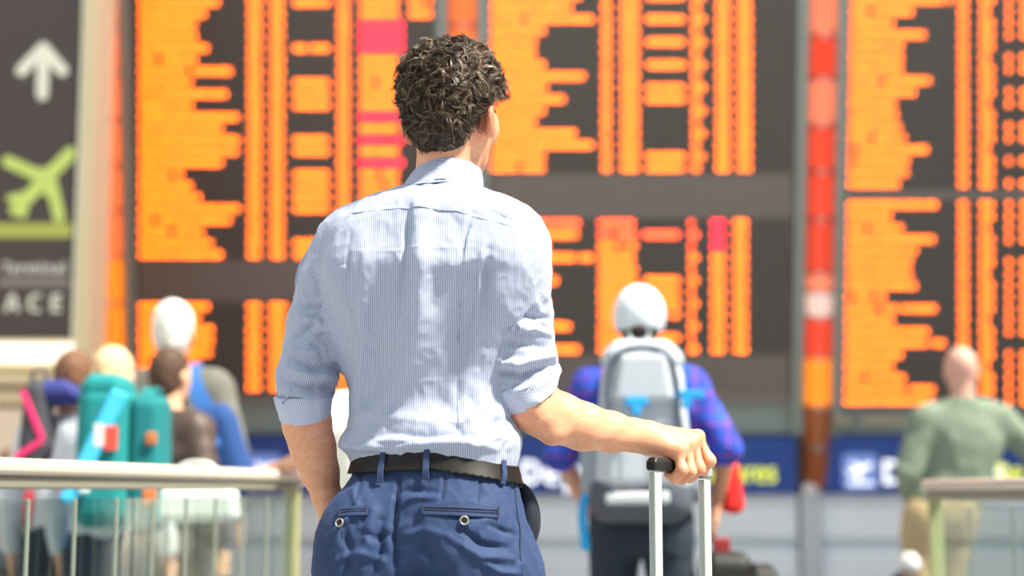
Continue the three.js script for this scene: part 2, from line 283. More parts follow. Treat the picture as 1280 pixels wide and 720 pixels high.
{ // blue fascia with its lettering, then the counter front
  const fascia = (px0, px1, iconX, depX, yelX, label) => {
    const a = at(px0, 580, BZ + 0.03), b = at(px1, 580, BZ + 0.03), y0 = at(640, 617, BZ).y, y1 = at(640, 546, BZ).y, w = b.x - a.x, h = y1 - y0, g = thing('sign_band', label, 'sign', [(a.x + b.x) / 2, y0, BZ]);
    const cw = 2048, ch = Math.round(cw * h / w), X = (px) => (px - px0) / (px1 - px0) * cw, k = cw / (px1 - px0);
    const draw = (lit) => canvasTexture(cw, ch, (c) => {
      c.fillStyle = lit ? '#000000' : '#25499a'; c.fillRect(0, 0, cw, ch);
      c.fillStyle = lit ? '#41558c' : '#7f96cc'; c.beginPath(); c.roundRect(X(iconX), ch * 0.3, 44 * k, 44 * k, 7 * k); c.fill();
      c.fillStyle = '#f4f7ff'; c.save(); c.translate(X(iconX) + 22 * k, ch * 0.3 + 19 * k); c.rotate(-0.38); c.beginPath(); c.ellipse(0, 0, 17 * k, 3.6 * k, 0, 0, 7); c.fill();
      c.beginPath(); c.moveTo(6 * k, 0); c.lineTo(-6 * k, 13 * k); c.lineTo(-10 * k, 13 * k); c.lineTo(-3 * k, 0); c.lineTo(-9 * k, -11 * k); c.lineTo(-5 * k, -11 * k); c.closePath(); c.fill(); c.beginPath(); c.moveTo(-11 * k, 0); c.lineTo(-18 * k, -7 * k); c.lineTo(-15 * k, 1 * k); c.fill(); c.restore();
      c.fillRect(X(iconX) + 6 * k, ch * 0.3 + 35 * k, 32 * k, 4 * k);
      c.textBaseline = 'alphabetic'; c.font = `bold ${Math.round(42 * k)}px sans-serif`; c.fillText('Départs', X(depX), ch * 0.84, 172 * k);
      c.fillStyle = '#d8df3a'; c.font = `bold ${Math.round(33 * k)}px sans-serif`; c.fillText('Departures', X(yelX), ch * 0.8, 145 * k);
    }), tex = draw(false), glow = draw(true);
    const face = new THREE.MeshPhysicalMaterial({ map: tex, roughness: 0.45, emissive: '#ffffff', emissiveMap: glow, emissiveIntensity: 1.1 }), p = part('panel', box(w, h, 0.16), [M.blue, M.blue, M.blue, M.blue, face, M.blue], g); p.position.set(0, h / 2, -0.05);
  };
  fascia(160, 561, 308, 358, 536, 'blue departures sign band between the rucksacks and the shirted man');
  fascia(598, 995, 600, 648, 826, 'blue departures sign band behind the white grey rucksack');
  fascia(1030, 1430, 1053, 1100, 1244, 'blue departures sign band behind the bald person in grey green');
  const cy = at(640, 617, BZ).y, panelAt = (px0, px1, label, text) => {
    const a = at(px0, 640, BZ + 0.02).x, b = at(px1, 640, BZ + 0.02).x, g = thing('counter_front', label, 'counter', [(a + b) / 2, 0, BZ + 0.0]), w = b - a, yl = at(640, 675, BZ).y, yl2 = at(640, 691, BZ).y;
    part('upper_panel', rbox(w - 0.02, cy - yl, 0.12, 0.01), M.counter, g).position.set(0, (cy + yl) / 2, -0.1);
    part('dark_strip', box(w - 0.02, yl - yl2, 0.08), M.counterDark, g).position.set(0, (yl + yl2) / 2, -0.11);  // middle strip in a slightly darker tone
    part('lower_panel', rbox(w - 0.02, yl2, 0.12, 0.01), M.counter, g).position.set(0, yl2 / 2, -0.1);
    if (text) {
      const p0 = at(text[0], 648, BZ), p1 = at(text[1], 672, BZ), lw = p1.x - p0.x, lh = p0.y - p1.y;
      const tex = canvasTexture(1024, Math.round(1024 * lh / lw), (c, cw, ch) => { c.fillStyle = '#e6eef5'; c.fillRect(0, 0, cw, ch); c.fillStyle = '#ffffff'; c.font = `bold ${Math.round(ch * 1.05)}px sans-serif`; c.textBaseline = 'middle'; c.textAlign = 'center'; c.fillText(text[2], cw / 2, ch / 2, cw - 8); });
      part('lettering', box(lw, lh, 0.004), new THREE.MeshPhysicalMaterial({ map: tex, roughness: 0.5 }), g).position.set((p0.x + p1.x) / 2 - (a + b) / 2, (p0.y + p1.y) / 2, -0.037);
    }
  };
  panelAt(100, 560, 'pale grey counter front below the left sign band');
  panelAt(560, 1000, 'pale grey counter front with white lettering below the middle sign band', [884, 982, '& ouverture']);
  panelAt(1026, 1440, 'pale grey counter front with white lettering below the right sign band', [1180, 1276, 'ouverture']);
  const a = at(1001, 640, BZ), b = at(1025, 640, BZ), po = thing('white_post', 'narrow whitish post joining two pale counter fronts', 'post', [(a.x + b.x) / 2, 0, BZ]);
  part('shaft', rbox(b.x - a.x, cy + 0.02, 0.14, 0.02), std('#c9ced6', 0.5), po).position.set(0, cy / 2, -0.03); part('cap', new THREE.SphereGeometry((b.x - a.x) * 0.45, 14, 10), std('#d9d9dc', 0.4), po).position.set(0, cy + 0.02, 0);
  for (const [p0, p1] of [[1044, 1068], [1080, 1135]]) { const q0 = at(p0, 520, BZ + 0.2), q1 = at(p1, 529, BZ + 0.2), t = thing('notice_strip', p0 < 1060 ? 'short pale label strip under the right board' : 'longer pale label strip under the right board', 'label strip', [(q0.x + q1.x) / 2, q1.y, BZ + 0.1 - 0.02]); t.rotation.x = TILT; part('card', rbox(q1.x - q0.x, 0.07, 0.02, 0.005), std('#a9a08c', 0.6), t).position.set(0, 0.03, 0); }
  struct('wall_plinth', box(24, 0.9, 0.8), M.counterDark, [0, 0.45, BZ - 0.62]);
  struct('wall_panel', box(24, 0.7, 0.3), M.frame, [0, 1.35, BZ - 0.35]);
}
{ // beige wall end on the left with the black direction sign, a wall band made to glow, and ledges
  const WZ = -11.2, xr = at(113, 300, WZ).x, w = 6;
  struct('wall_pier', box(w, 7.9, 0.5), M.cream, [xr - w / 2, 4, WZ - 0.25]);
  const xs = at(99, 0, WZ).x;
  for (const [p0, p1, c] of [[99, 104, '#f8f0da'], [106, 110, '#efdfb8']]) { const a = at(p0, 200, WZ).x, b = at(p1, 200, WZ).x; struct(numbered('trim_2'), box(b - a, 7.8, 0.05), std(c, 0.7), [(a + b) / 2, 4, WZ + 0.02]); }
  const y1 = at(50, -40, WZ).y, y0 = at(50, 424, WZ).y, x0 = at(-60, 200, WZ).x, x1 = at(96, 212, WZ).x, g = thing('direction_sign', 'tall black direction sign with white arrow and green aeroplane', 'sign', [(x0 + x1) / 2, y0, WZ + 0.03]), sw = x1 - x0, sh = y1 - y0;
  const cw = 640, ch = Math.round(cw * sh / sw), K = cw / sw, X = (px, py) => (at(px, py, WZ + 0.06).x - x0) * K, Y = (px, py) => (y1 - at(px, py, WZ + 0.06).y) * K, k = K * mpp(WZ, 250);
  const tex = canvasTexture(cw, ch, (c) => {
    c.fillStyle = '#4b4142'; c.fillRect(0, 0, cw, ch); c.lineCap = 'round'; c.lineJoin = 'round';
    c.strokeStyle = '#f2f2e4'; c.lineWidth = 15 * k; c.beginPath(); c.moveTo(X(53, 118), Y(53, 118)); c.lineTo(X(54, 62), Y(54, 62)); c.moveTo(X(27, 88), Y(27, 88)); c.lineTo(X(54, 60), Y(54, 60)); c.lineTo(X(78, 88), Y(78, 88)); c.stroke();
    const line = (lw, ...p) => { c.lineWidth = lw * k; c.beginPath(); p.forEach(([a, b], i) => (i ? c.lineTo(X(a, b), Y(a, b)) : c.moveTo(X(a, b), Y(a, b)))); c.stroke(); };
    c.strokeStyle = c.fillStyle = '#cfe27a'; line(17, [88, 192], [62, 218], [20, 262]); line(15, [66, 214], [48, 219], [10, 202]); line(15, [62, 220], [68, 244], [74, 271]); line(15, [56, 224], [62, 240]); line(10, [32, 244], [13, 248]); line(10, [32, 248], [29, 268]); line(12, [22, 254], [26, 260]);
    c.fillStyle = '#b9bd5e'; c.fillRect(X(-60, 279), Y(0, 279), X(94, 279) - X(-60, 279), 18 * k);
    c.fillStyle = '#e4ded9'; c.textBaseline = 'middle'; c.textAlign = 'center'; c.font = `bold ${Math.round(21 * k)}px sans-serif`; c.fillText('Terminal', X(43, 335), Y(43, 335), 80 * k);
    c.fillStyle = '#8d8581'; c.fillRect(X(-2, 348), Y(0, 348), 90 * k, 10 * k);
    c.fillStyle = '#f2f0e6'; c.font = `bold ${Math.round(31 * k)}px sans-serif`; c.fillText('A', X(15, 379), Y(15, 379)); c.fillText('C', X(43, 379), Y(43, 379)); c.fillText('E', X(70, 379), Y(70, 379));
  });
  const face = new THREE.MeshPhysicalMaterial({ map: tex, roughness: 0.6 }); part('sign_panel', box(sw, sh, 0.06), [M.sign, M.sign, M.sign, M.sign, face, M.sign], g).position.set(0, sh / 2, 0);
  const e1 = at(60, 428, WZ + 0.1), e0 = at(60, 455, WZ + 0.1), xe = at(94, 440, WZ + 0.1).x, lp = thing('added_glow_panel', 'white wall panel with added glow below the black sign', 'wall light', [xe - 1.2, e0.y, WZ + 0.04]);
  part('housing', box(2.4, e1.y - e0.y + 0.05, 0.05), M.cream, lp).position.set(0, (e1.y - e0.y) / 2, 0); part('glow_face', rbox(2.36, e1.y - e0.y, 0.05, 0.02), new THREE.MeshStandardMaterial({ color: '#fff8ea', emissive: '#fff3dc', emissiveIntensity: 0.8 }), lp).position.set(0, (e1.y - e0.y) / 2, 0.02);  // bright wall band given emission, with an area light in front
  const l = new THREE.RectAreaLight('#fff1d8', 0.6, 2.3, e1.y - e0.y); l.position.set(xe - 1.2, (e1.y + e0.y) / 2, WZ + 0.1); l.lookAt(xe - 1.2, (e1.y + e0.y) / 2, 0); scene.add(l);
  for (const [p0, p1, d, c] of [[468, 482, 0.35, '#e4d3b4'], [488, 507, 0.5, '#d9c4a4'], [511, 600, 0.62, '#e6d0bd']]) { const a = at(60, p0, WZ + d), b = at(60, p1, WZ + d), xx = at(108, p0, WZ + d).x; struct(numbered('trim_3'), rbox(3, a.y - b.y, d, 0.02), std(c, 0.7), [xx - 1.5, (a.y + b.y) / 2, WZ + d / 2]); }
}

// ---------------------------------------------------------------- the man in the striped shirt
const MZ = -2.83, MT = -0.40;                                   // he stands turned a little to his right
const P = (px, py, dz = 0) => at(px, py, MZ + dz), U = (r, dz = 0) => r * mpp(MZ + dz);
const man = thing('person', 'curly-haired man in a pale blue striped shirt, gripping a trolley handle', 'person', [0, 0, 0]);
man.position.set(P(540, 600).x, 0, MZ);
const onMan = (geo) => geo.translate(-man.position.x, 0, -MZ);
{
  const turn = MT, ct = Math.cos(turn), st = Math.sin(turn);
  const RT = V(ct, 0, -st), FW = V(st, 0, -ct).multiplyScalar(1); // his right, his front
  FW.set(-st, 0, -ct);
  const row = (py, l, r, dz, b) => { const a = P(l, py, dz), c = P(r, py, dz), w = Math.abs(c.x - a.x) / 2, q = Math.sqrt(Math.max(1e-4, w * w - b * b * st * st)) / ct; return [a.y, (a.x + c.x) / 2, a.z, Math.max(0.02, q), b]; };
  // ---- shirt field
  const torsoRows = [[231, 512, 592, 0.0, 0.056], [236, 500, 600, 0.003, 0.064], [242, 476, 612, 0.007, 0.076], [249, 454, 628, 0.01, 0.087], [258, 434, 646, 0.013, 0.098], [268, 420, 661, 0.015, 0.105], [280, 407, 672, 0.015, 0.111], [300, 401, 676, 0.015, 0.119], [335, 399, 672, 0.021, 0.13], [358, 400, 666, 0.017, 0.128],
    [382, 402, 660, 0.012, 0.125], [420, 408, 648, 0.005, 0.119], [455, 424, 642, -0.003, 0.113], [481, 436, 640, -0.007, 0.108], [510, 437, 641, -0.006, 0.105], [532, 434, 645, 0.0, 0.105], [548, 425, 651, 0.006, 0.112], [558, 423, 651, 0.008, 0.114], [568, 434, 649, 0.008, 0.108], [584, 440, 646, 0.008, 0.104], [600, 442, 642, 0.008, 0.1]].map((r) => row(...r));
  const torso = sections(torsoRows, turn, 2.25);
  const LS = [P(440, 313, -0.025), P(408, 352, -0.03), P(393, 405, -0.032), P(389, 440, -0.03), P(383, 474, -0.028), P(381, 500, -0.026)], LR = [44, 38, 32.5, 33, 36.5, 30].map((r) => U(r));
  const RS = [P(641, 313, 0.03), P(648, 352, 0.035), P(651, 392, 0.035), P(652, 424, 0.034), P(654, 455, 0.03), P(660, 486, 0.03)], RR = [42, 38.5, 37.5, 39, 41.5, 34].map((r) => U(r));
  const left = chain(LS, LR), right = chain(RS, RR);
  const scap = [ellipsoid(P(470, 335, 0.07), 0.085, 0.1, 0.045), ellipsoid(P(615, 325, 0.09), 0.085, 0.1, 0.05)];
  const trap = [capsule(P(514, 268, 0.008), U(25), P(444, 296, -0.006), U(32)), capsule(P(590, 270, 0.016), U(24), P(636, 300, 0.026), U(32))];
  const back = union([torso, ...scap, ...trap], 0.035);
  const rightArm = (x, y, z) => right(x, y, z);
  const hemY = (x) => P(540, 572, 0.1).y + (x < P(540, 560, 0.1).x ? -0.04 : -0.10) * Math.abs(x - P(540, 560, 0.1).x) * 1.0;
  const shirtField = (x, y, z) => { const b = back(x, y, z), d = smin(b, smin(left(x, y, z), right(x, y, z), 0.01), y > 1.30 ? 0.04 : 0.018); return Math.max(d, hemY(x) - 0.014 - y); };

  const flat = (list) => list.map(([pts, sigma, amp]) => { const w = pts.map(([a, b]) => P(a, b, 0.1)); const xs = w.map((p) => p.x), ys = w.map((p) => p.y), s = U(sigma, 0.1); return { w, s, amp: amp / 1000, lo: [Math.min(...xs) - s * 2.6, Math.min(...ys) - s * 2.6], hi: [Math.max(...xs) + s * 2.6, Math.max(...ys) + s * 2.6] }; });
  const strokeSum = (S) => (x, y) => {
    let d = 0;
    for (const k of S) {
      if (x < k.lo[0] || y < k.lo[1] || x > k.hi[0] || y > k.hi[1]) continue;
      let best = 1e9, along = 0; const n = k.w.length - 1;
      for (let i = 0; i < n; i++) { const a = k.w[i], b = k.w[i + 1], bx = b.x - a.x, by = b.y - a.y, t = clamp(((x - a.x) * bx + (y - a.y) * by) / (bx * bx + by * by), 0, 1), q = (x - a.x - bx * t) ** 2 + (y - a.y - by * t) ** 2; if (q < best) { best = q; along = (i + t) / n; } }
      d += k.amp * Math.exp(-best / (k.s * k.s)) * (0.35 + 0.65 * Math.sin(Math.PI * clamp(along, 0.08, 0.92)));
    }
    return d;
  };
  const backFolds = strokeSum(flat([
    [[[514, 262], [511, 300], [506, 350], [503, 390]], 5, -6], [[[526, 268], [529, 340], [528, 400], [514, 450], [490, 492], [456, 522]], 14, 15], [[[486, 300], [478, 380], [470, 450], [462, 490]], 14, -5], [[[458, 320], [455, 400], [448, 470], [446, 520]], 6, 4],
    [[[438, 290], [435, 334], [437, 380], [446, 420], [455, 440]], 3, -2.5], [[[592, 272], [584, 298], [577, 343], [575, 414], [572, 499]], 3, -3], [[[592, 285], [580, 322], [574, 345]], 5, 2.5], [[[604, 322], [601, 354], [599, 410]], 4, 5], [[[612, 318], [609, 366], [611, 430]], 6, -6], [[[596, 352], [584, 400], [572, 450], [548, 496]], 27, -24], [[[620, 440], [600, 490], [560, 508]], 18, -8], [[[500, 520], [540, 528], [600, 526]], 9, 5], [[[540, 340], [575, 338], [610, 330]], 10, 4],
    [[[436, 315], [520, 318], [592, 315]], 1.6, 1.0], [[[442, 476], [510, 478], [575, 475]], 1.8, 0.9], [[[536, 352], [570, 352], [600, 356]], 2, 0.9],
    [[[436, 552], [488, 541], [533, 546], [580, 543], [625, 552]], 5, -5], [[[428, 556], [465, 560], [500, 566]], 4, 3.5], [[[520, 556], [575, 552], [620, 562]], 4, 3], [[[465, 553], [490, 556], [515, 553]], 3, -3],
    [[[578, 530], [592, 518], [604, 508]], 5, 4], [[[640, 520], [622, 528], [600, 536]], 5, -4], [[[634, 540], [612, 552], [590, 560]], 4, 3], [[[545, 520], [575, 538], [585, 560]], 4, -2.5], [[[440, 500], [470, 520], [520, 528]], 8, 3], [[[640, 545], [630, 560], [622, 575]], 3, -3],
    [[[444, 436], [440, 478], [443, 520]], 5, 4], [[[452, 420], [470, 445], [480, 480]], 4, -2.5], [[[590, 500], [606, 520], [630, 530]], 6, -4], [[[560, 268], [575, 290], [578, 320]], 4, -1.5], [[[610, 268], [630, 278], [652, 287]], 2, -2], [[[615, 256], [632, 268], [648, 276]], 3, 1.5], [[[500, 262], [470, 268], [440, 276]], 4, 1.2], [[[405, 335], [420, 333], [436, 330]], 2, -1.4],
  ]));
  const sleeveFolds = strokeSum(flat([
    [[[364, 412], [378, 402], [400, 372]], 4, -4], [[[372, 372], [390, 376], [412, 372]], 4, -3.5], [[[368, 390], [392, 394], [412, 404]], 4, 3], [[[358, 432], [384, 436], [414, 424]], 4, 3.5], [[[357, 440], [385, 456], [418, 450]], 4.5, -5.5], [[[352, 455], [382, 468], [418, 464]], 4, 4.5], [[[346, 472], [379, 482], [418, 478]], 4, -6], [[[346, 486], [376, 492], [410, 490]], 3.5, 4], [[[378, 420], [392, 430], [396, 445]], 3, -2.5], [[[386, 330], [392, 350], [390, 372]], 5, -2.5], [[[398, 310], [404, 350], [408, 390]], 4, 2.5],
    [[[622, 342], [632, 318], [642, 302]], 4, -4], [[[646, 306], [634, 330], [630, 352]], 3, 3], [[[616, 366], [636, 366], [660, 386]], 5, -5], [[[640, 352], [664, 354], [684, 372]], 6, 4], [[[618, 408], [655, 408], [686, 416]], 4, 5], [[[618, 398], [650, 394], [684, 396]], 4, -4.5], [[[616, 425], [650, 428], [686, 434]], 6, -3], [[[613, 462], [652, 470], [694, 454]], 4, -6], [[[615, 452], [650, 455], [690, 442]], 5, 5], [[[616, 478], [650, 486], [692, 470]], 4, 4.5], [[[660, 395], [676, 404], [688, 412]], 3, -2], [[[655, 300], [668, 322], [676, 350]], 8, 2],
  ]));
  const yokeLine = (x) => { const pts = [[400, 285], [438, 268], [470, 263.5], [500, 261], [533, 261.5], [572, 264], [592, 271], [625, 279], [652, 286], [690, 298]].map(([a, b]) => P(a, b, 0.09)); for (let i = 1; i < pts.length; i++) if (x < pts[i].x || i === pts.length - 1) return lerp(pts[i - 1].y, pts[i].y, (x - pts[i - 1].x) / (pts[i].x - pts[i - 1].x)); };
  const seamL = [[401, 284], [397, 300], [398, 325], [404, 360], [409, 395], [414, 425], [424, 456]].map(([a, b]) => P(a, b, 0.06)), seamR = [[672, 284], [656, 296], [640, 318], [624, 344], [616, 372], [613, 405], [614, 440], [618, 480]].map(([a, b]) => P(a, b, 0.09));
  const seamX = (S, y) => { if (y >= S[0].y) return lerp(S[0].x, S[1].x, (y - S[0].y) / (S[1].y - S[0].y)); for (let i = 1; i < S.length; i++) if (y > S[i].y || i === S.length - 1) return lerp(S[i - 1].x, S[i].x, (y - S[i - 1].y) / (S[i].y - S[i - 1].y)); };
  const lo = V(P(330, 600).x, 1.02, MZ - 0.24), hi = V(P(715, 600).x, 1.64, MZ + 0.24);
  const g0 = mesh(shirtField, lo, hi, 0.0032);
  displace(g0, (x, y, z, nx, ny, nz) => {
    const facing = sstep(nz, -0.15, 0.35), onL = left(x, y, z) < 0.012 && x < seamX(seamL, y) + 0.02, onR = right(x, y, z) < 0.012 && x > seamX(seamR, y) - 0.02, hem = sstep(y, hemY(x) - 0.012, hemY(x) + 0.01);
    let d = 0; const f = Math.max(facing, 0.25);
    if (onL || onR) d += 2.1 * sleeveFolds(x, y) * f; else d += 1.25 * backFolds(x, y) * f;
    const a = noise3(x * 14 + 3, y * 6, z * 14), b = noise3(x * 30, y * 22 + 7, z * 30), c = noise3(x * 55 + y * 20, y * 60 - x * 25, z * 55);
    const arm = onL || onR ? 1 : 0;
    d += (0.0017 * (1 - 2 * Math.abs(a)) + 0.0009 * (1 - 2 * Math.abs(b)) + 0.0003 * c) * (0.8 + 0.6 * arm) * hem;
    return d * hem;
  });
  const bins = splitBy(g0, (x, y, z) => (x < seamX(seamL, y) && left(x, y, z) < 0.03 ? 'sleeveL' : x > seamX(seamR, y) && right(x, y, z) < 0.03 ? 'sleeveR' : y > yokeLine(x) && y > 1.4 ? 'yoke' : 'panel'));
  const stripes = canvasTexture(256, 256, (c, w, h) => {
    const R = rnd(3), im = c.createImageData(w, h);
    for (let y = 0; y < h; y++) for (let x = 0; x < w; x++) { const s = sstep(Math.cos(x / w * Math.PI * 2 * 8), -0.35, 0.35), n = (R() - 0.5) * 10; im.data.set([lerp(138, 184, s) + n, lerp(145, 190, s) + n, lerp(174, 211, s) + n, 255], (y * w + x) * 4); }
    c.putImageData(im, 0, 0);
  });
  const weave = canvasTexture(128, 128, (c, w, h) => { const R = rnd(4), im = c.createImageData(w, h); for (let y = 0; y < h; y++) for (let x = 0; x < w; x++) { const v = 128 + 50 * Math.sin(x / w * Math.PI * 64) + 40 * Math.sin(y / h * Math.PI * 64) + (R() - 0.5) * 50; im.data.set([v, v, v, 255], (y * w + x) * 4); } c.putImageData(im, 0, 0); }, false);
  const SW = 0.0255;                                            // eight stripes
  const cloth = new THREE.MeshPhysicalMaterial({ map: stripes, roughness: 0.75, sheen: 0.3, sheenRoughness: 0.5, side: THREE.DoubleSide, bumpMap: weave, bumpScale: 0.0001 });
  const shirt = holder('shirt', man);
  const bodyUV = (g) => uvXY(g, (x, y, z) => { const dx = (x - P(540, 400).x) * 0.94; return [0.205 * Math.asin(clamp(dx / 0.235, -0.98, 0.98)) / SW, y / SW]; });
  const armUV = (S, tilt) => (g) => { const a = S[0], b = S[S.length - 2], ax = b.clone().sub(a).normalize(), e1 = V(1, 0, 0).addScaledVector(ax, -ax.x).normalize(), e2 = V().crossVectors(ax, e1); return uvXY(g, (x, y, z) => { const q = V(x, y, z).sub(a), t = q.dot(ax); let c = a.clone().addScaledVector(ax, t); c.x += tilt * Math.sin(t * 8) * 0; q.copy(V(x, y, z)).sub(c); return [0.062 * Math.asin(clamp(q.dot(e1) / 0.072, -0.98, 0.98)) / SW, t / SW]; }); };
  part('back_panel', onMan(bodyUV(bins.panel)), cloth, shirt); 
  part('yoke', onMan(uvXY(bins.yoke, (x, y, z) => [x * 0.25 / SW + y / SW, x / SW])), cloth, shirt);
  part('sleeve', onMan(armUV(LS, 0)(bins.sleeveL)), cloth, shirt); part('sleeve', onMan(armUV(RS, 0)(bins.sleeveR)), cloth, shirt);
  // seams: fine raised stitched lines lying on the cloth
  const shirtOuter = (x, y, z) => shirtField(x, y, z);
  const seamMat = std('#8f9cb8', 0.8);
  const lineOn = (field, pts, r, lift, folds) => { const w = []; for (let i = 0; i < pts.length - 1; i++) for (let k = 0; k < 6; k++) { const px = lerp(pts[i][0], pts[i + 1][0], k / 6), py = lerp(pts[i][1], pts[i + 1][1], k / 6), p = onSurface(field, px, py, MZ + 0.25), n = grad(field, p); w.push(p.addScaledVector(n, lift + (folds ? 1.25 * folds(p.x, p.y) * Math.max(0.25, sstep(n.z, -0.15, 0.35)) : 0))); } return tube(w, r, w.length * 2, 5); };
  part('seam', onMan(lineOn(shirtOuter, [[440, 267], [470, 263.5], [500, 261], [533, 261.5], [572, 264], [592, 271], [625, 279], [650, 286]], 0.0011, 0.0008, backFolds)), seamMat, shirt);
  part('seam', onMan(lineOn(shirtOuter, [[438, 290], [435, 334], [437, 380], [446, 420]], 0.0009, 0.0, backFolds)), seamMat, shirt);
  part('seam', onMan(lineOn(shirtOuter, [[592, 274], [584, 298], [577, 343], [575, 414], [572, 499], [574, 540]], 0.0009, 0.0, backFolds)), seamMat, shirt);
  // collar: a stand with a folded leaf round the neck
  {
    const top = P(562, 207, -0.002), bot = P(552, 236, 0.0), nx = 72, ny = 12, pos = [], ix = [], uv = [], LEAF = (inner) => {
      const base = pos.length / 3;
      for (let j = 0; j <= ny; j++) for (let i = 0; i <= nx; i++) {
        const a = i / nx * Math.PI * 2, t = j / ny, s = Math.sin(a), c = Math.cos(a);       // c = 1 at the back
        const open = sstep(-c, 0.55, 1.0), drop = 0.014 * sstep(s, 0.15, 1) + 0.006 * sstep(-s, 0.3, 1) + 0.03 * sstep(-c, 0.3, 1);
        const rx = lerp(0.0575, 0.077, Math.pow(t, 0.9)), rz = lerp(0.060, 0.080, Math.pow(t, 1.1)), k = inner ? -0.003 - 0.002 * t : 0.003 * sstep(t, 0.82, 0.95);
        const lean = 0.01 * t, rise = Math.sin(Math.min(1, t * 5) * Math.PI / 2) * 0 - (t < 0.12 && !inner ? (0.12 - t) * 0.02 : 0);
        const q = V(lerp(top.x, bot.x, t) + (rx + k) * s, lerp(top.y, bot.y - 0.003, t) - drop * (0.4 + 0.6 * t) + 0.010 * c * c * (c > 0 ? 1 : 0) * (1 - t) * 0.3 + (t > 0.9 ? 0 : 0), lerp(top.z, bot.z, t) + (rz + k) * c);
        q.addScaledVector(V(s, 0, c), 0.0012 * noise3(q.x * 40, q.y * 40, q.z * 40) + (t < 0.1 ? -0.002 * (1 - t * 10) : 0)); q.y += 0.0014 * noise3(s * 2, c * 2, t);
        pos.push(q.x, q.y, q.z); uv.push(t * 0.04 / SW * 1 + a * 0.001, a * 0.07 / SW);
      }
      for (let j = 0; j < ny; j++) for (let i = 0; i < nx; i++) { const q = base + j * (nx + 1) + i; ix.push(q, q + nx + 1, q + 1, q + 1, q + nx + 1, q + nx + 2); }
      return base;
    };
    const A = LEAF(false), B = LEAF(true); for (const j of [0, ny]) for (let i = 0; i < nx; i++) { const q = j * (nx + 1) + i; ix.push(A + q, A + q + 1, B + q, A + q + 1, B + q + 1, B + q); }
    const g = new THREE.BufferGeometry(); g.setAttribute('position', new THREE.Float32BufferAttribute(pos, 3)); g.setAttribute('uv', new THREE.Float32BufferAttribute(uv, 2)); g.setIndex(ix); g.computeVertexNormals(); part('collar', onMan(g), cloth, shirt);
    for (const tt of [0.9, 1]) { const l = [], j = Math.round(tt * ny); for (let i = 0; i <= nx; i += 2) { if (i > 20 && i < 52) continue; const q = (j * (nx + 1) + i) * 3; l[i <= 20 ? i / 2 + 11 : (i - 52) / 2] = V(pos[q], pos[q + 1] - (tt === 1 ? 0.0012 : 0), pos[q + 2]); } part('collar_seam_shade', onMan(tube(l.filter(Boolean), tt === 1 ? 0.0016 : 0.0006, 60, 6)), tt === 1 ? std('#7f8cab', 0.85) : seamMat, shirt); }  // stitch line, then a dark tube drawn as shade along the lower edge
  }
  // rolled cuffs: hollow bands, folded and creased
  const cuff = (rings, seed) => {                                // rings: [centre, ex (half axis across), ey (half axis in depth)]
    const n = 64, pos = [], uv = [], ix = [], m = rings.length;
    rings.forEach(([c, ex, ey], j) => { for (let i = 0; i <= n; i++) { const a = i / n * Math.PI * 2, w = 1 + 0.035 * noise3(Math.cos(a) * 1.6 + seed, Math.sin(a) * 1.6, j * 0.5) + 0.02 * noise3(Math.cos(a) * 5 + seed, Math.sin(a) * 5, j * 0.8), q = c.clone().addScaledVector(ex, Math.cos(a) * w).addScaledVector(ey, Math.sin(a) * w); pos.push(q.x, q.y, q.z); uv.push(a * 0.047 / SW + j * 0.05, j * 0.3); } });
    for (let j = 0; j < m - 1; j++) for (let i = 0; i < n; i++) { const q = j * (n + 1) + i; ix.push(q, q + 1, q + n + 1, q + 1, q + n + 2, q + n + 1); }
    const g = new THREE.BufferGeometry(); g.setAttribute('position', new THREE.Float32BufferAttribute(pos, 3)); g.setAttribute('uv', new THREE.Float32BufferAttribute(uv, 2)); g.setIndex(ix); g.computeVertexNormals(); return g;
  };
  const ringAt = (l, r, dz, depth, k = 1) => { const a = P(l[0], l[1], dz), b = P(r[0], r[1], dz); const c = a.clone().add(b).multiplyScalar(0.5), ex = b.clone().sub(a).multiplyScalar(0.5 * k), up = V().crossVectors(ex, V(0, 0, 1)).normalize(); return [c, ex, V(0, 0, depth * k).addScaledVector(up, depth * 0.25)]; };
  const LC = [ringAt([352, 498], [408, 492], -0.026, 0.040, 0.9), ringAt([346, 494], [412, 487], -0.026, 0.047, 1.02), ringAt([343, 497], [414, 490], -0.026, 0.050, 1.03), ringAt([345, 508], [415, 500], -0.026, 0.049), ringAt([350, 524], [414, 514], -0.026, 0.047), ringAt([353, 529], [413, 521], -0.026, 0.045, 1.0), ringAt([353, 529], [413, 521], -0.026, 0.045, 0.95), ringAt([350, 510], [410, 504], -0.026, 0.045, 0.93)];
  const RC = [ringAt([618, 494], [690, 462], 0.03, 0.046, 0.92), ringAt([608, 488], [698, 455], 0.03, 0.053, 1.02), ringAt([605, 494], [701, 463], 0.03, 0.056, 1.03), ringAt([610, 502], [700, 468], 0.03, 0.053), ringAt([624, 512], [698, 477], 0.032, 0.05), ringAt([634, 519], [696, 483], 0.034, 0.047), ringAt([634, 519], [696, 483], 0.034, 0.047, 0.95), ringAt([618, 502], [694, 470], 0.034, 0.046, 0.94)];
  const cuffCloth = cloth.clone(); cuffCloth.color.setRGB(1.26, 1.24, 1.22); part('cuff', onMan(cuff(LC, 1)), cuffCloth, shirt); part('cuff', onMan(cuff(RC, 9)), cuffCloth, shirt);
  part('cuff_edge', onMan(tube([[352, 505], [358, 497], [367, 488], [376, 494], [386, 499]].map(([a, b]) => P(a, b, 0.018 + 0.004 * Math.sin(a))), 0.0022, 30, 6)), cloth, shirt);

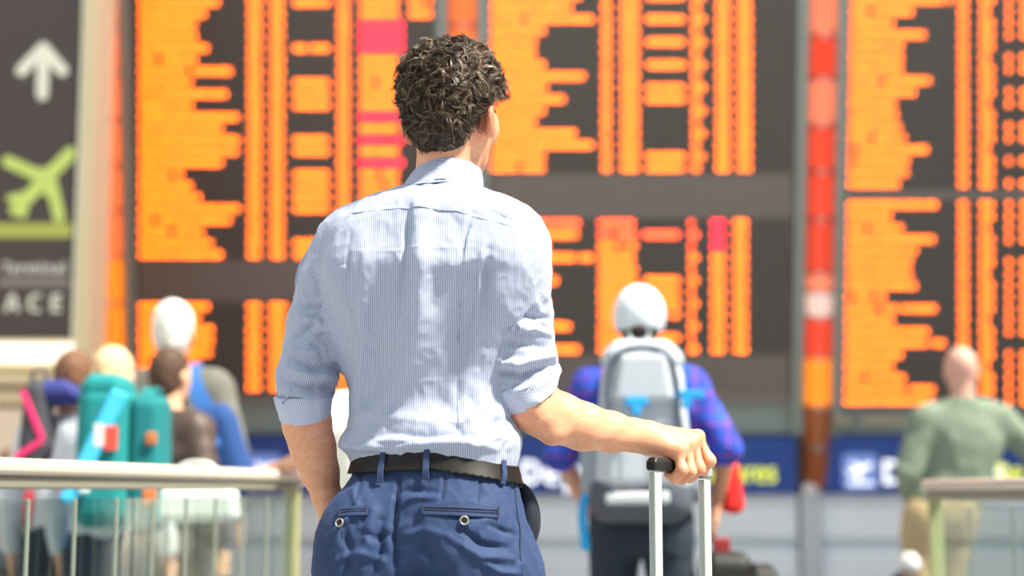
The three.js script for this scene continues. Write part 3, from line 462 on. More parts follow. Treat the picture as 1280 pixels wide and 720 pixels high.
  // ---- body: head, neck, arms and hands, and the trunk under the clothes, one skin
  const HC = P(563, 128, 0.0), loc = (r, u, f) => HC.clone().addScaledVector(RT, r).addScaledVector(FW, f).add(V(0, u, 0));
  const skull = ellipsoid(HC.clone().add(V(0, 0.012, 0)), 0.0745, 0.104, 0.092, turn), face = ellipsoid(loc(0, -0.045, 0.03), 0.062, 0.085, 0.07, turn);
  const ear = (s) => { const c = loc(s * 0.079, -0.034, -0.002); return smin(ellipsoidD(c, 0.011, 0.032, 0.020), 1, 0.001); };
  function ellipsoidD(c, a, b, d) { return ellipsoid(c, a, b, d, turn); }
  const earF = (s) => { const c = loc(s * 0.080, -0.036, -0.004), out = ellipsoid(c, 0.010, 0.032, 0.020, turn + s * 0.42), hol = ellipsoid(loc(s * 0.089, -0.032, 0.002), 0.011, 0.023, 0.013, turn + s * 0.5), lobe = ellipsoid(loc(s * 0.077, -0.062, 0.004), 0.007, 0.011, 0.01, turn); return (x, y, z) => Math.max(smin(out(x, y, z), lobe(x, y, z), 0.012), -hol(x, y, z)); };
  const jaw = [capsule(loc(-0.052, -0.065, 0.005), 0.016, loc(-0.012, -0.108, 0.075), 0.014), capsule(loc(0.052, -0.065, 0.005), 0.016, loc(0.012, -0.108, 0.075), 0.014), ellipsoid(loc(0, -0.095, 0.06), 0.04, 0.03, 0.04, turn)];
  const cheek = [ellipsoid(loc(0.047, -0.04, 0.055), 0.022, 0.028, 0.03, turn), ellipsoid(loc(-0.047, -0.04, 0.055), 0.022, 0.028, 0.03, turn)];
  const nose = [capsule(loc(0, -0.01, 0.094), 0.009, loc(0, -0.052, 0.112), 0.012), ellipsoid(loc(0, -0.055, 0.104), 0.017, 0.01, 0.013, turn)], brow = capsule(loc(-0.03, 0.002, 0.086), 0.011, loc(0.03, 0.002, 0.086), 0.011), lips = ellipsoid(loc(0, -0.083, 0.092), 0.024, 0.009, 0.012, turn);
  const neck = capsule(P(562, 168, -0.004), U(38), P(556, 240, -0.008), U(38)), nape = capsule(P(558, 176, 0.012), U(30), P(553, 236, 0.006), U(31));
  const socket = [ellipsoid(loc(0.032, -0.012, 0.092), 0.015, 0.009, 0.012, turn), ellipsoid(loc(-0.032, -0.012, 0.092), 0.015, 0.009, 0.012, turn)];
  const headSolid = union([union([skull, face], 0.03), ...jaw, ...cheek, brow, ...nose, lips], 0.016), ears = [earF(1), earF(-1)], necks = union([neck, nape], 0.02);
  const headField = (x, y, z) => { let d = headSolid(x, y, z); for (const s of socket) d = Math.max(d, -s(x, y, z)); d = smin(d, necks(x, y, z), 0.02); return smin(d, Math.min(ears[0](x, y, z), ears[1](x, y, z)), 0.006); };
  // left arm, its hand inside the trouser pocket
  const leftArm = union([chain([P(384, 470, -0.028), P(384, 524, -0.028), P(392, 560, -0.03), P(400, 590, -0.032), P(409, 622, -0.036), P(416, 650, -0.04)], [14, 29, 27, 23, 17.5, 13.5].map((r) => U(r))), capsule(P(379, 535, -0.02), U(22), P(396, 590, -0.02), U(14)), capsule(P(416, 648, -0.04), U(14), P(428, 690, -0.05), U(15)), capsule(P(411, 645, -0.028), U(6), P(421, 672, -0.03), U(6))], 0.02);
  // right arm and the hand on the handle
  const rightFore = union([chain([P(660, 470, 0.03), P(669, 508, 0.028), P(700, 523, 0.0), P(728, 533, -0.025), P(764, 540, -0.06), P(792, 544, -0.09), P(806, 546, -0.105)], [30, 31, 31, 29.5, 25, 20.5, 19].map((r) => U(r))), capsule(P(655, 515, 0.05), U(13), P(690, 540, 0.03), U(16)), capsule(P(662, 500, 0.06), U(10), P(676, 522, 0.056), U(9))], 0.02);
  const BL = P(819, 580, -0.065), BR = P(880, 590, -0.165);     // the two ends of the handle bar
  const BA = BR.clone().sub(BL).normalize(), BW = V(-BA.z, 0, BA.x).normalize(), UPV = V(0, 1, 0);
  const mcp = [P(849, 563, -0.088), P(860, 556, -0.108), P(867, 550, -0.130), P(872, 546, -0.150)], wrist = P(806, 546, -0.108);
  const palm = union([...mcp.map((m, i) => capsule(wrist.clone().lerp(m, 0.12), U(15), m.clone().addScaledVector(UPV, -0.001), U([9.5, 10, 10.2, 10][i]))), capsule(P(815, 552, -0.10), U(15), P(845, 565, -0.1), U(11)), capsule(P(812, 555, -0.125), U(14), P(838, 572, -0.15), U(11))], 0.014);
  const fingers = mcp.map((m, i) => {
    const len = [0.86, 0.98, 1.04, 1][i], pip = [P(853, 588, -0.078), P(863, 589, -0.098), P(874, 586, -0.12), P(887, 576, -0.14)][i];
    const dip = pip.clone().addScaledVector(BW, -0.020 * len).add(V(0, -0.013 + (i === 3 ? -0.006 : 0), 0)), tip = dip.clone().addScaledVector(BW, -0.020 * len).add(V(0, 0.006, 0));
    const r = [6.1, 6.6, 6.9, 6.8][i]; return { f: chain([m.clone().addScaledVector(BW, -0.004), pip, dip, tip], [r + 1.4, r + 0.2, r - 0.3, r - 1.0].map((q) => U(q))), k: ellipsoid(m.clone().add(V(0, 0.004, 0)).addScaledVector(BW, 0.003), 0.0095, 0.0085, 0.0095) };
  });
  const thumb = chain([P(818, 562, -0.14), P(838, 580, -0.165), P(852, 592, -0.15), P(860, 597, -0.135)], [10, 8.5, 8, 6.5].map((r) => U(r)));
  const handField = (x, y, z) => { let d = palm(x, y, z), q = 1; for (const f of fingers) { q = smin(q, f.f(x, y, z), 0.0016); d = smin(d, f.k(x, y, z), 0.006); } return smin(smin(d, q, 0.007), thumb(x, y, z), 0.006); };
  const armR = (x, y, z) => smin(rightFore(x, y, z), handField(x, y, z), 0.018);
  const core = union([sections(torsoRows.map((r) => [r[0], r[1], r[2], Math.max(0.03, r[3] * 0.8), Math.max(0.03, r[4] * 0.5)]), turn), chain(LS, LR.map((r) => r - 0.014)), chain(RS, RR.map((r) => r - 0.014))], 0.02);
  const hip = P(540, 690, 0), leg = (s) => chain([V(hip.x + s * 0.085, 0.92, MZ), V(hip.x + s * 0.11, 0.5, MZ - 0.02), V(hip.x + s * 0.12, 0.09, MZ)], [0.075, 0.048, 0.036]);
  const lower = union([ellipsoid(V(hip.x, 0.98, MZ), 0.14, 0.12, 0.09, turn), leg(-1), leg(1)], 0.04);
  const box3 = (pts, m) => { const b = new THREE.Box3().setFromPoints(pts).expandByScalar(m); return [b.min, b.max]; };
  const skinGeo = mergeGeometries([
    mesh(headField, V(HC.x - 0.13, P(553, 250).y, MZ - 0.15), V(HC.x + 0.13, HC.y + 0.14, MZ + 0.13), 0.003),
    mesh(leftArm, ...box3([P(384, 470, -0.03), P(430, 690, -0.04)], 0.06), 0.003),
    mesh(armR, ...box3([P(660, 470, 0.03), P(880, 600, -0.17)], 0.06), 0.0022),
    mesh((x, y, z) => smin(core(x, y, z), lower(x, y, z), 0.03), V(P(330, 500).x, 0.03, MZ - 0.25), V(P(715, 500).x, P(553, 236).y, MZ + 0.2), 0.011),
  ].map((g) => uvXY(g, (x, y, z) => [x * 6 + z * 4, y * 6])));
  const skinMap = canvasTexture(256, 256, (c, w, h) => { const im = c.createImageData(w, h); for (let y = 0; y < h; y++) for (let x = 0; x < w; x++) { const t = Math.PI * 2, u = x / w * t, v = y / h * t, n = noise3(Math.cos(u) * 2 + 5, Math.sin(u) * 2 + Math.cos(v) * 2, Math.sin(v) * 2) * 7 + noise3(Math.cos(u) * 9, Math.sin(u) * 9 + Math.cos(v) * 9, Math.sin(v) * 9) * 7; im.data.set([217 + n * 0.5, 154 + n, 122 + n * 1.1, 255], (y * w + x) * 4); } c.putImageData(im, 0, 0); });
  { // ears, knuckles, finger joints and the elbow are redder than the rest of the skin
    const p = skinGeo.attributes.position, c = new Float32Array(p.count * 3), red = [[loc(0.083, -0.036, -0.004), 0.03, 1.0], [loc(-0.083, -0.036, -0.004), 0.03, 0.8], [P(652, 512, 0.05), 0.03, 0.55], ...mcp.map((m) => [m, 0.016, 0.4]), [P(853, 588, -0.078), 0.02, 0.45], [P(874, 586, -0.12), 0.02, 0.45]];
    for (let i = 0; i < p.count; i++) { let r = 0; for (const [q, w, a] of red) r = Math.max(r, a * Math.exp(-((p.getX(i) - q.x) ** 2 + (p.getY(i) - q.y) ** 2 + (p.getZ(i) - q.z) ** 2) / (w * w))); c.set([1 - 0.12 * r, 1 - 0.55 * r, 1 - 0.6 * r], i * 3); }
    skinGeo.setAttribute('color', new THREE.BufferAttribute(c, 3));
  }
  const skin = new THREE.MeshPhysicalMaterial({ vertexColors: true, map: skinMap, roughness: 0.48, sheen: 0.15, sheenColor: new THREE.Color('#ffb090') });
  part('body', onMan(skinGeo), skin, man);

  // ---- hair: a dark cap of hair close to the skull and many curled locks standing on it
  const hairBall = ellipsoid(P(565, 113, -0.002), U(63), U(63), 0.103, turn), hairBack = ellipsoid(P(557, 155, 0.018), U(45), U(48), 0.074, turn);
  const hairSolid = union([hairBall, hairBack], 0.03);
  const cut = (x, y, z) => { const dx = x - HC.x, dy = y - HC.y, dz = z - MZ, r = dx * RT.x + dz * RT.z, f = dx * FW.x + dz * FW.z; // > 0 where no hair grows
    const line = 0.007 * noise3(x * 45, y * 12, z * 45) + (f > 0.035 ? 0.03 : f > -0.02 ? lerp(-0.012, 0.03, (f + 0.02) / 0.055) : lerp(-0.107, -0.010, sstep(f, -0.052, -0.012))); return line - dy; };
  const hairField = (x, y, z) => smin(Math.max(hairSolid(x, y, z), cut(x, y, z)), 1, 0.001) + 0.0035 * noise3(x * 70, y * 70, z * 70);
  const hairMat = new THREE.MeshPhysicalMaterial({ vertexColors: true, roughness: 0.32, side: THREE.DoubleSide, specularIntensity: 1, sheen: 0.2 });
  const capMat = std('#2e211a', 0.7);
  const hair = part('hair', onMan(mesh(hairField, V(HC.x - 0.14, HC.y - 0.13, MZ - 0.14), V(HC.x + 0.14, HC.y + 0.14, MZ + 0.14), 0.004)), capMat, man);
  {
    const R = rnd(77), pos = [], col = [], ix = [], tint = new THREE.Color(), q = V(), n = V(), t1 = V(), t2 = V(), axis = V(), c = V(), a = V(), b = V(), tg = V();
    const tones = ['#2a1e17', '#3e2f25', '#554133', '#745d4a', '#a08a73'].map((h) => new THREE.Color(h));
    let made = 0;
    for (let i = 0; i < 5200 && made < 2600; i++) {
      const y = 1 - 2 * (i + 0.5) / 5200, th = i * 2.399963, rr = Math.sqrt(1 - y * y); n.set(rr * Math.cos(th), y, rr * Math.sin(th));
      // march out of the head along n to the surface of the hair
      let s = 0.13; q.copy(HC).add(V(0, 0.005, 0)).addScaledVector(n, s); for (let k = 0; k < 30; k++) { const d = hairSolid(q.x, q.y, q.z); q.addScaledVector(n, -d * 0.8); if (Math.abs(d) < 0.0005) break; }
      if (cut(q.x, q.y, q.z) > -0.002 || q.z < MZ - 0.085) continue;
      if (R() > 0.5) continue; made++;
      n.copy(grad(hairSolid, q)); const w = noise3(q.x * 13, q.y * 13, q.z * 13) * 3.2 + (R() - 0.5) * 0.9, clump = R();
      t1.set(0, -1, 0).addScaledVector(n, n.y); if (t1.lengthSq() < 1e-3) t1.copy(RT); t1.normalize(); t2.crossVectors(n, t1); axis.copy(t1).multiplyScalar(Math.cos(w)).addScaledVector(t2, Math.sin(w)).normalize(); t2.crossVectors(n, axis).normalize();
      const len = 0.026 + R() * 0.026, rad = 0.0045 + R() * 0.006, turns = 0.5 + R() * 0.8, ph = R() * 6.28, lift = 0.001 + R() * R() * 0.016, hand = R() < 0.5 ? -1 : 1, nearNape = sstep(HC.y - q.y, 0.03, 0.085), K = 11;
      for (let sN = 0; sN < K; sN++) {
        const ox = (R() - 0.5) * 0.0065, on = (R() - 0.5) * 0.004, dph = (R() - 0.5) * 0.5, SEG = 11, base = pos.length / 3, th0 = 0.00034 + R() * 0.00026, l2 = len * (0.8 + R() * 0.35); tint.copy(tones[Math.floor(clamp(Math.pow(R() * 0.65 + clump * 0.35, 1.5) * 5.6, 0, 4))]);
        for (let k = 0; k <= SEG; k++) {
          const u = k / SEG, ang = ph + dph + hand * u * turns * 6.283; c.copy(q).addScaledVector(axis, (u - 0.35) * l2).addScaledVector(t2, ox + rad * (1 - 0.4 * nearNape) * Math.cos(ang)).addScaledVector(n, -0.004 + on + lift * u * (1 - nearNape * 0.7) + rad * 0.8 * (1 - 0.6 * nearNape) * Math.sin(ang));
          const r = th0 * (0.5 + 0.7 * Math.sin(Math.PI * Math.min(0.97, u + 0.15)));
          if (k) tg.copy(c).sub(a).normalize(); else tg.copy(axis); a.copy(c); b.crossVectors(tg, n).normalize(); const e = V().crossVectors(b, tg);
          for (let m = 0; m < 3; m++) { const o = m * 2.0944; pos.push(c.x + r * (b.x * Math.cos(o) + e.x * Math.sin(o)), c.y + r * (b.y * Math.cos(o) + e.y * Math.sin(o)), c.z + r * (b.z * Math.cos(o) + e.z * Math.sin(o))); col.push(tint.r, tint.g, tint.b); }
          if (k) for (let m = 0; m < 3; m++) { const p = base + (k - 1) * 3 + m, p2 = base + (k - 1) * 3 + (m + 1) % 3; ix.push(p, p2, p + 3, p2, p2 + 3, p + 3); }
        }
      }
    }
    const g = new THREE.BufferGeometry(); g.setAttribute('position', new THREE.Float32BufferAttribute(pos, 3)); g.setAttribute('color', new THREE.Float32BufferAttribute(col, 3)); g.setIndex(ix); g.computeVertexNormals();
    tag(part('curls', onMan(g), hairMat, hair), null, null, null, 'stuff');
  }

  // ---- trousers
  const tz = (py, l, r, dz, b) => row(py, l, r, dz, b);
  const hipRows = [[566, 448, 637, 0.008, 0.1], [580, 444, 640, 0.008, 0.104], [600, 439, 645, 0.008, 0.112], [629, 428, 651, 0.008, 0.124], [655, 424, 653, 0.006, 0.13], [690, 417, 655, 0.002, 0.13], [730, 411, 656, -0.004, 0.124], [790, 409, 656, -0.008, 0.114], [850, 414, 652, -0.01, 0.1]].map((r) => tz(...r));
  const butt = [ellipsoid(P(455, 690, 0.058), 0.085, 0.11, 0.072), ellipsoid(P(572, 692, 0.078), 0.092, 0.115, 0.075)];
  const legs = [-1, 1].map((s) => chain([V(hip.x + s * 0.088, 0.86, MZ - 0.005), V(hip.x + s * 0.115, 0.5, MZ - 0.02), V(hip.x + s * 0.122, 0.05, MZ)], [0.108, 0.082, 0.075]));
  const trouserField = (() => { const h = sections(hipRows, turn, 2.2), b = union(butt, 0.03), l = union(legs, 0.015); return (x, y, z) => Math.max(smin(smin(h(x, y, z), b(x, y, z), 0.05), l(x, y, z), 0.06), 0.035 - y); })();
  const topY = (x) => P(540, 579, 0.1).y + (x < P(540, 560, 0.1).x ? -0.04 : -0.16) * Math.abs(x - P(540, 560, 0.1).x);
  const trousersCut = (x, y, z) => Math.max(trouserField(x, y, z), y - topY(x));
  const pantFolds = strokeSum(flat([
    [[[500, 592], [495, 630], [494, 670], [498, 722]], 3, -4], [[[577, 660], [604, 680], [632, 684]], 4, -4], [[[566, 672], [600, 694], [640, 698]], 4, 3], [[[500, 722], [520, 712], [560, 716]], 8, -5], [[[468, 640], [462, 680], [440, 715]], 7, 4], [[[478, 650], [476, 690], [462, 720]], 5, -4], [[[494, 617], [520, 612], [545, 614]], 4, -2], [[[505, 630], [520, 622], [548, 622]], 3, 2], [[[430, 660], [440, 690], [436, 718]], 5, -3], [[[424, 700], [450, 690], [480, 700]], 5, 3], [[[640, 610], [646, 650], [648, 700]], 3, -2], [[[520, 650], [540, 690], [560, 716]], 10, -3], [[[612, 655], [632, 664], [646, 668]], 3, -2.5], [[[600, 700], [625, 714], [650, 716]], 4, 3], [[[548, 640], [580, 646], [612, 645]], 2.5, -1.6], [[[440, 612], [450, 640], [452, 660]], 4, 2], [[[455, 664], [470, 672], [490, 668]], 4, -2.5], [[[510, 668], [530, 662], [560, 668]], 5, 2.5],
    [[[450, 596], [446, 625]], 2, -1.6], [[[557, 594], [554, 622]], 2, -1.6], [[[600, 594], [600, 626]], 2, -1.6], [[[446, 640], [430, 655], [420, 690]], 4, 3],
  ]));
  const chino = (() => {
    const map = canvasTexture(256, 256, (c, w, h) => { const R = rnd(8), im = c.createImageData(w, h); for (let y = 0; y < h; y++) for (let x = 0; x < w; x++) { const tw = ((x + y) % 8 < 4 ? 7 : -6) + (R() - 0.5) * 16; im.data.set([32 + tw, 53 + tw, 94 + tw, 255], (y * w + x) * 4); } c.putImageData(im, 0, 0); });
    return new THREE.MeshPhysicalMaterial({ map, roughness: 0.82, sheen: 0.25, sheenRoughness: 0.5, sheenColor: new THREE.Color('#8fa4d8'), side: THREE.DoubleSide });
  })();
  const tg = mesh(trousersCut, V(P(395, 700).x, 0.02, MZ - 0.24), V(P(680, 700).x, 1.1, MZ + 0.24), 0.0036);
  const lumps = (x, y, z) => 0.0016 * (1 - 2 * Math.abs(noise3(x * 16, y * 13, z * 16))) + 0.0008 * noise3(x * 45, y * 40, z * 45);
  const pantMove = (x, y, z, nx, ny, nz) => (2.5 * pantFolds(x, y) * Math.max(0.15, sstep(nz, -0.1, 0.4)) + lumps(x, y, z)) * sstep(topY(x) - y, -0.002, 0.02);
  displace(tg, pantMove);
  const trousers = part('trousers', onMan(uvXY(tg, (x, y, z) => [(Math.atan2(x - hip.x, z - MZ) * 0.16) / 0.05, y / 0.05])), chino, man);
  const onPants = (px, py, lift = 0.001) => { const p = onSurface(trouserField, px, py, MZ + 0.3), n = grad(trouserField, p, 0.006); p.addScaledVector(n, lift + pantMove(p.x, p.y, p.z, n.x, n.y, n.z)); return [p, n]; };
  const strapPx = (pts, width, thick, lift = 0.0, seg = 24) => { const s = pts.map(([a, b]) => onPants(a, b, lift)); return onMan(strap(s.map((q) => q[0]), s.map((q) => q[1]), width, thick, seg)); };
  const dark = std('#1f2a48', 0.85), chinoPlain = std('#26365c', 0.85, { sheen: 0.2 });
  // welt pockets, each with a button
  const welt = (a, b, d, e, button) => {
    const g = holder('back_pocket', trousers);
    part('welt', strapPx([a, [(a[0] + b[0]) / 2, (a[1] + b[1]) / 2 - 0.3], b], U(4.4, 0.1), 0.0034, 0.001), chinoPlain, g); part('welt', strapPx([d, [(d[0] + e[0]) / 2, (d[1] + e[1]) / 2 - 0.3], e], U(4.4, 0.1), 0.0034, 0.001), chinoPlain, g);
    part('slit', strapPx([[(a[0] + d[0]) / 2, (a[1] + d[1]) / 2], [(a[0] + b[0] + d[0] + e[0]) / 4, (a[1] + b[1] + d[1] + e[1]) / 4], [(b[0] + e[0]) / 2, (b[1] + e[1]) / 2]], U(2.4, 0.1), 0.0032, 0.001), dark, g);
    for (const [p, q] of [[a, d], [b, e]]) part('bar_tack', strapPx([[p[0], p[1] - 2], [(p[0] + q[0]) / 2, (p[1] + q[1]) / 2], [q[0], q[1] + 2]], U(2.6, 0.1), 0.0044, 0.001), dark, g);
    const [p, n] = onPants(...button, 0.001), m = new THREE.Matrix4().makeTranslation(p.x, p.y, p.z).multiply(new THREE.Matrix4().makeRotationFromQuaternion(new THREE.Quaternion().setFromUnitVectors(V(0, 0, 1), n)));
    const rim = new THREE.TorusGeometry(0.0066, 0.0012, 10, 28), disc = new THREE.CylinderGeometry(0.0062, 0.0062, 0.002, 28).rotateX(Math.PI / 2);
    part('button_rim', onMan(rim.translate(0, 0, 0.002).applyMatrix4(m)), std('#a39e90', 0.35, { metalness: 0.4 }), g); part('button', onMan(disc.translate(0, 0, 0.0016).applyMatrix4(m)), std('#15161c', 0.3), g);
    part('buttonhole', strapPx([[button[0] + 1, button[1] + 9], [button[0] + 1, button[1] + 14], [button[0] + 1, button[1] + 18]], U(1.8, 0.1), 0.0008), dark, g);
  };
  welt([529, 632.5], [621, 636.5], [529, 641], [621, 645.5], [580, 651]); welt([427, 637], [459, 635.5], [426, 645], [460, 643.5], [427, 655]);
  const stitch = (pts, w = 1.4) => part('seam', strapPx(pts, U(w, 0.1), 0.0007, 0.0), dark, trousers);
  stitch([[500, 594], [497, 625], [494.5, 660], [495, 690], [498, 722]], 1.6); stitch([[450, 596], [448, 610], [446, 626]]); stitch([[557, 594], [555.5, 608], [554, 622]]); stitch([[600, 592], [600, 610], [599, 628]]); stitch([[643, 604], [646, 630], [650, 662], [651, 690], [652, 716]], 1.6);
  stitch([[442, 594], [490, 588], [535, 587], [590, 589], [640, 604]], 1.3);
  // belt and its loops
  {
    const inner = (x, y, z) => Math.max(Math.abs(trouserField(x, y, z) - 0.0058) - 0.0030, Math.abs(y - (topY(x) + 0.0065)) - 0.0175);
    const beltField = (x, y, z) => inner(x, y, z);
    const g = mesh(beltField, V(P(400, 560).x, 0.98, MZ - 0.2), V(P(690, 560).x, 1.14, MZ + 0.2), 0.0022, 3);
    const leather = canvasTexture(256, 64, (c, w, h) => { const R = rnd(12), im = c.createImageData(w, h); for (let y = 0; y < h; y++) for (let x = 0; x < w; x++) { const n = (R() - 0.5) * 10; im.data.set([22 + n, 17 + n, 14 + n, 255], (y * w + x) * 4); } c.putImageData(im, 0, 0); });
    part('belt', onMan(uvXY(g, (x, y, z) => [(x + z) / 0.2, y / 0.05])), new THREE.MeshPhysicalMaterial({ map: leather, roughness: 0.5, specularIntensity: 0.6, side: THREE.DoubleSide }), man);
    const beltOut = (x, y, z) => trouserField(x, y, z) - 0.0098;
    for (const [a, b] of [[[480, 563], [474, 601]], [[534, 560], [531.5, 598]], [[629, 569], [630.5, 604]]]) { const s = [0, 0.25, 0.5, 0.75, 1].map((t) => { const p = onSurface(beltOut, lerp(a[0], b[0], t), lerp(a[1], b[1], t), MZ + 0.3), n = grad(beltOut, p, 0.006); return [p.addScaledVector(n, t > 0.9 ? -0.006 : 0), n]; }); part('belt_loop', onMan(strap(s.map((q) => q[0]), s.map((q) => q[1]), U(8, 0.1), 0.0026, 20)), chinoPlain, trousers); }
  }
  // the gaping right side pocket and the black clip above it
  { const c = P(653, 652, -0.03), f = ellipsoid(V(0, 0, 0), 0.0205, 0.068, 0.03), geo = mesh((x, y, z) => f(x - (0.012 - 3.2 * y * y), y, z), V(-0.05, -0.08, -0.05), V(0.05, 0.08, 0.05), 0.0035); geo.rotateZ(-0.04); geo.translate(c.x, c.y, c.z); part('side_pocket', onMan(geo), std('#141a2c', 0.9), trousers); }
  { const c = P(648, 601, 0.0), g = rbox(0.012, 0.026, 0.03, 0.004); g.rotateZ(0.06).translate(c.x, c.y, c.z); part('belt_clip', onMan(g), std('#0d0d10', 0.35), man); }
  // shoes
  for (const s of [-1, 1]) { const c = V(hip.x + s * 0.122, 0, MZ), f = union([capsule(c.clone().add(V(0, 0.045, 0.05)), 0.042, c.clone().add(V(s * 0.03, 0.035, -0.16)), 0.038), capsule(c.clone().add(V(0, 0.07, 0.03)), 0.045, c.clone().add(V(0, 0.06, -0.03)), 0.045)], 0.03); part('shoe', onMan(mesh((x, y, z) => Math.max(f(x, y, z), 0.001 - y), c.clone().add(V(-0.12, -0.01, -0.25)), c.clone().add(V(0.12, 0.15, 0.14)), 0.008)), std('#3a2a20', 0.4), man); }

  // ---- the trolley case he holds
  {
    const mid = BL.clone().lerp(BR, 0.5), base = V(mid.x, 0, mid.z), yaw = Math.atan2(-BA.z, BA.x), len = BL.distanceTo(BR);
    const t = thing('suitcase', 'trolley suitcase with two silver telescopic poles and a black grip held by the man', 'suitcase', [base.x, 0, base.z]); t.rotation.y = yaw;
    const black = std('#17171a', 0.4), alu = std('#d3d8d2', 0.28, { metalness: 0.35 }), top = mid.y;
    const grip = part('grip', rbox(len + 0.026, 0.0235, 0.022, 0.007, 4), black, t); grip.position.set(0, top, 0); grip.rotation.z = Math.asin((BR.y - BL.y) / len);
    for (const s of [-1, 1]) {
      const py = s < 0 ? BL.y : BR.y; part('pole', rbox(0.0205, py - 0.56, 0.0165, 0.003), alu, t).position.set(s * len / 2, (py + 0.54) / 2 - 0.005, 0); part('pole_cap', rbox(0.026, 0.02, 0.024, 0.006), s < 0 ? black : std('#8d9490', 0.4), t).position.set(s * len / 2 * 1.02, py - 0.002, 0);
    }
    part('shell', rbox(0.38, 0.52, 0.24, 0.045, 5), std('#20242c', 0.45), t).position.set(0, 0.32, 0.0); part('zip_band', rbox(0.386, 0.526, 0.02, 0.01), black, t).position.set(0, 0.32, 0);
    for (const x of [-0.14, 0.14]) for (const z of [-0.08, 0.08]) { const w = part('wheel', new THREE.CylinderGeometry(0.03, 0.03, 0.022, 20).rotateZ(Math.PI / 2), black, t); w.position.set(x, 0.03, z); }
  }
}
// ---------------------------------------------------------------- the two glass rails
{
  const shadedChan = std('#7d786c', 0.5), railMat = std('#c2b5aa', 0.5), edgeMat = std('#a9aa80', 0.4), barMat = std('#cfcbb8', 0.45), barMat2 = std('#7f857c', 0.5);
  const rail = (A, B, h, label, nBars, endAt) => {               // A and B on the floor, from near to far
    const d = B.clone().sub(A), L = d.length(), t = thing('glass_rail', label, 'railing', [A.x, 0, A.z]); t.rotation.y = Math.atan2(-d.z, d.x);
    part('handrail', rbox(L + 0.04, 0.036, 0.09, 0.014, 4), railMat, t).position.set(L / 2, h + 0.008, 0); part('channel', rbox(L, 0.03, 0.062, 0.006), shadedChan, t).position.set(L / 2, h - 0.024, 0);  // channel coloured dark for the shade under the handrail
    const n = Math.max(1, Math.round(L / 1.3)), w = L / n;
    for (let i = 0; i < n; i++) part('glass_pane', box(w - 0.012, h - 0.16, 0.016), M.railGlass, t).position.set((i + 0.5) * w, (h - 0.16) / 2 + 0.1, 0);
    for (let i = 0; i < nBars; i++) part('baluster', rbox(0.008, h - 0.1, 0.008, 0.002), barMat2, t).position.set((i + 0.35) / nBars * L, (h - 0.1) / 2 + 0.04, 0.035);
    part('end_post', rbox(0.022, h - 0.03, 0.05, 0.006), edgeMat, t).position.set(L + 0.0, (h - 0.03) / 2, 0); part('base_rail', rbox(L + 0.04, 0.1, 0.1, 0.01), railMat, t).position.set(L / 2, 0.05, 0);
  };
  const a = at(-160, 575, -2.9), b = at(366, 605, -5.45); a.y = b.y = 0;
  rail(a, b, 1.065, 'glass railing with pale handrail before the group with rucksacks', 11);
  const c = at(1420, 620, -3.9), e = at(1168, 610, -5.6); c.y = e.y = 0;
  rail(c, e, 1.035, 'glass railing with pale handrail before the bald person', 4);
}
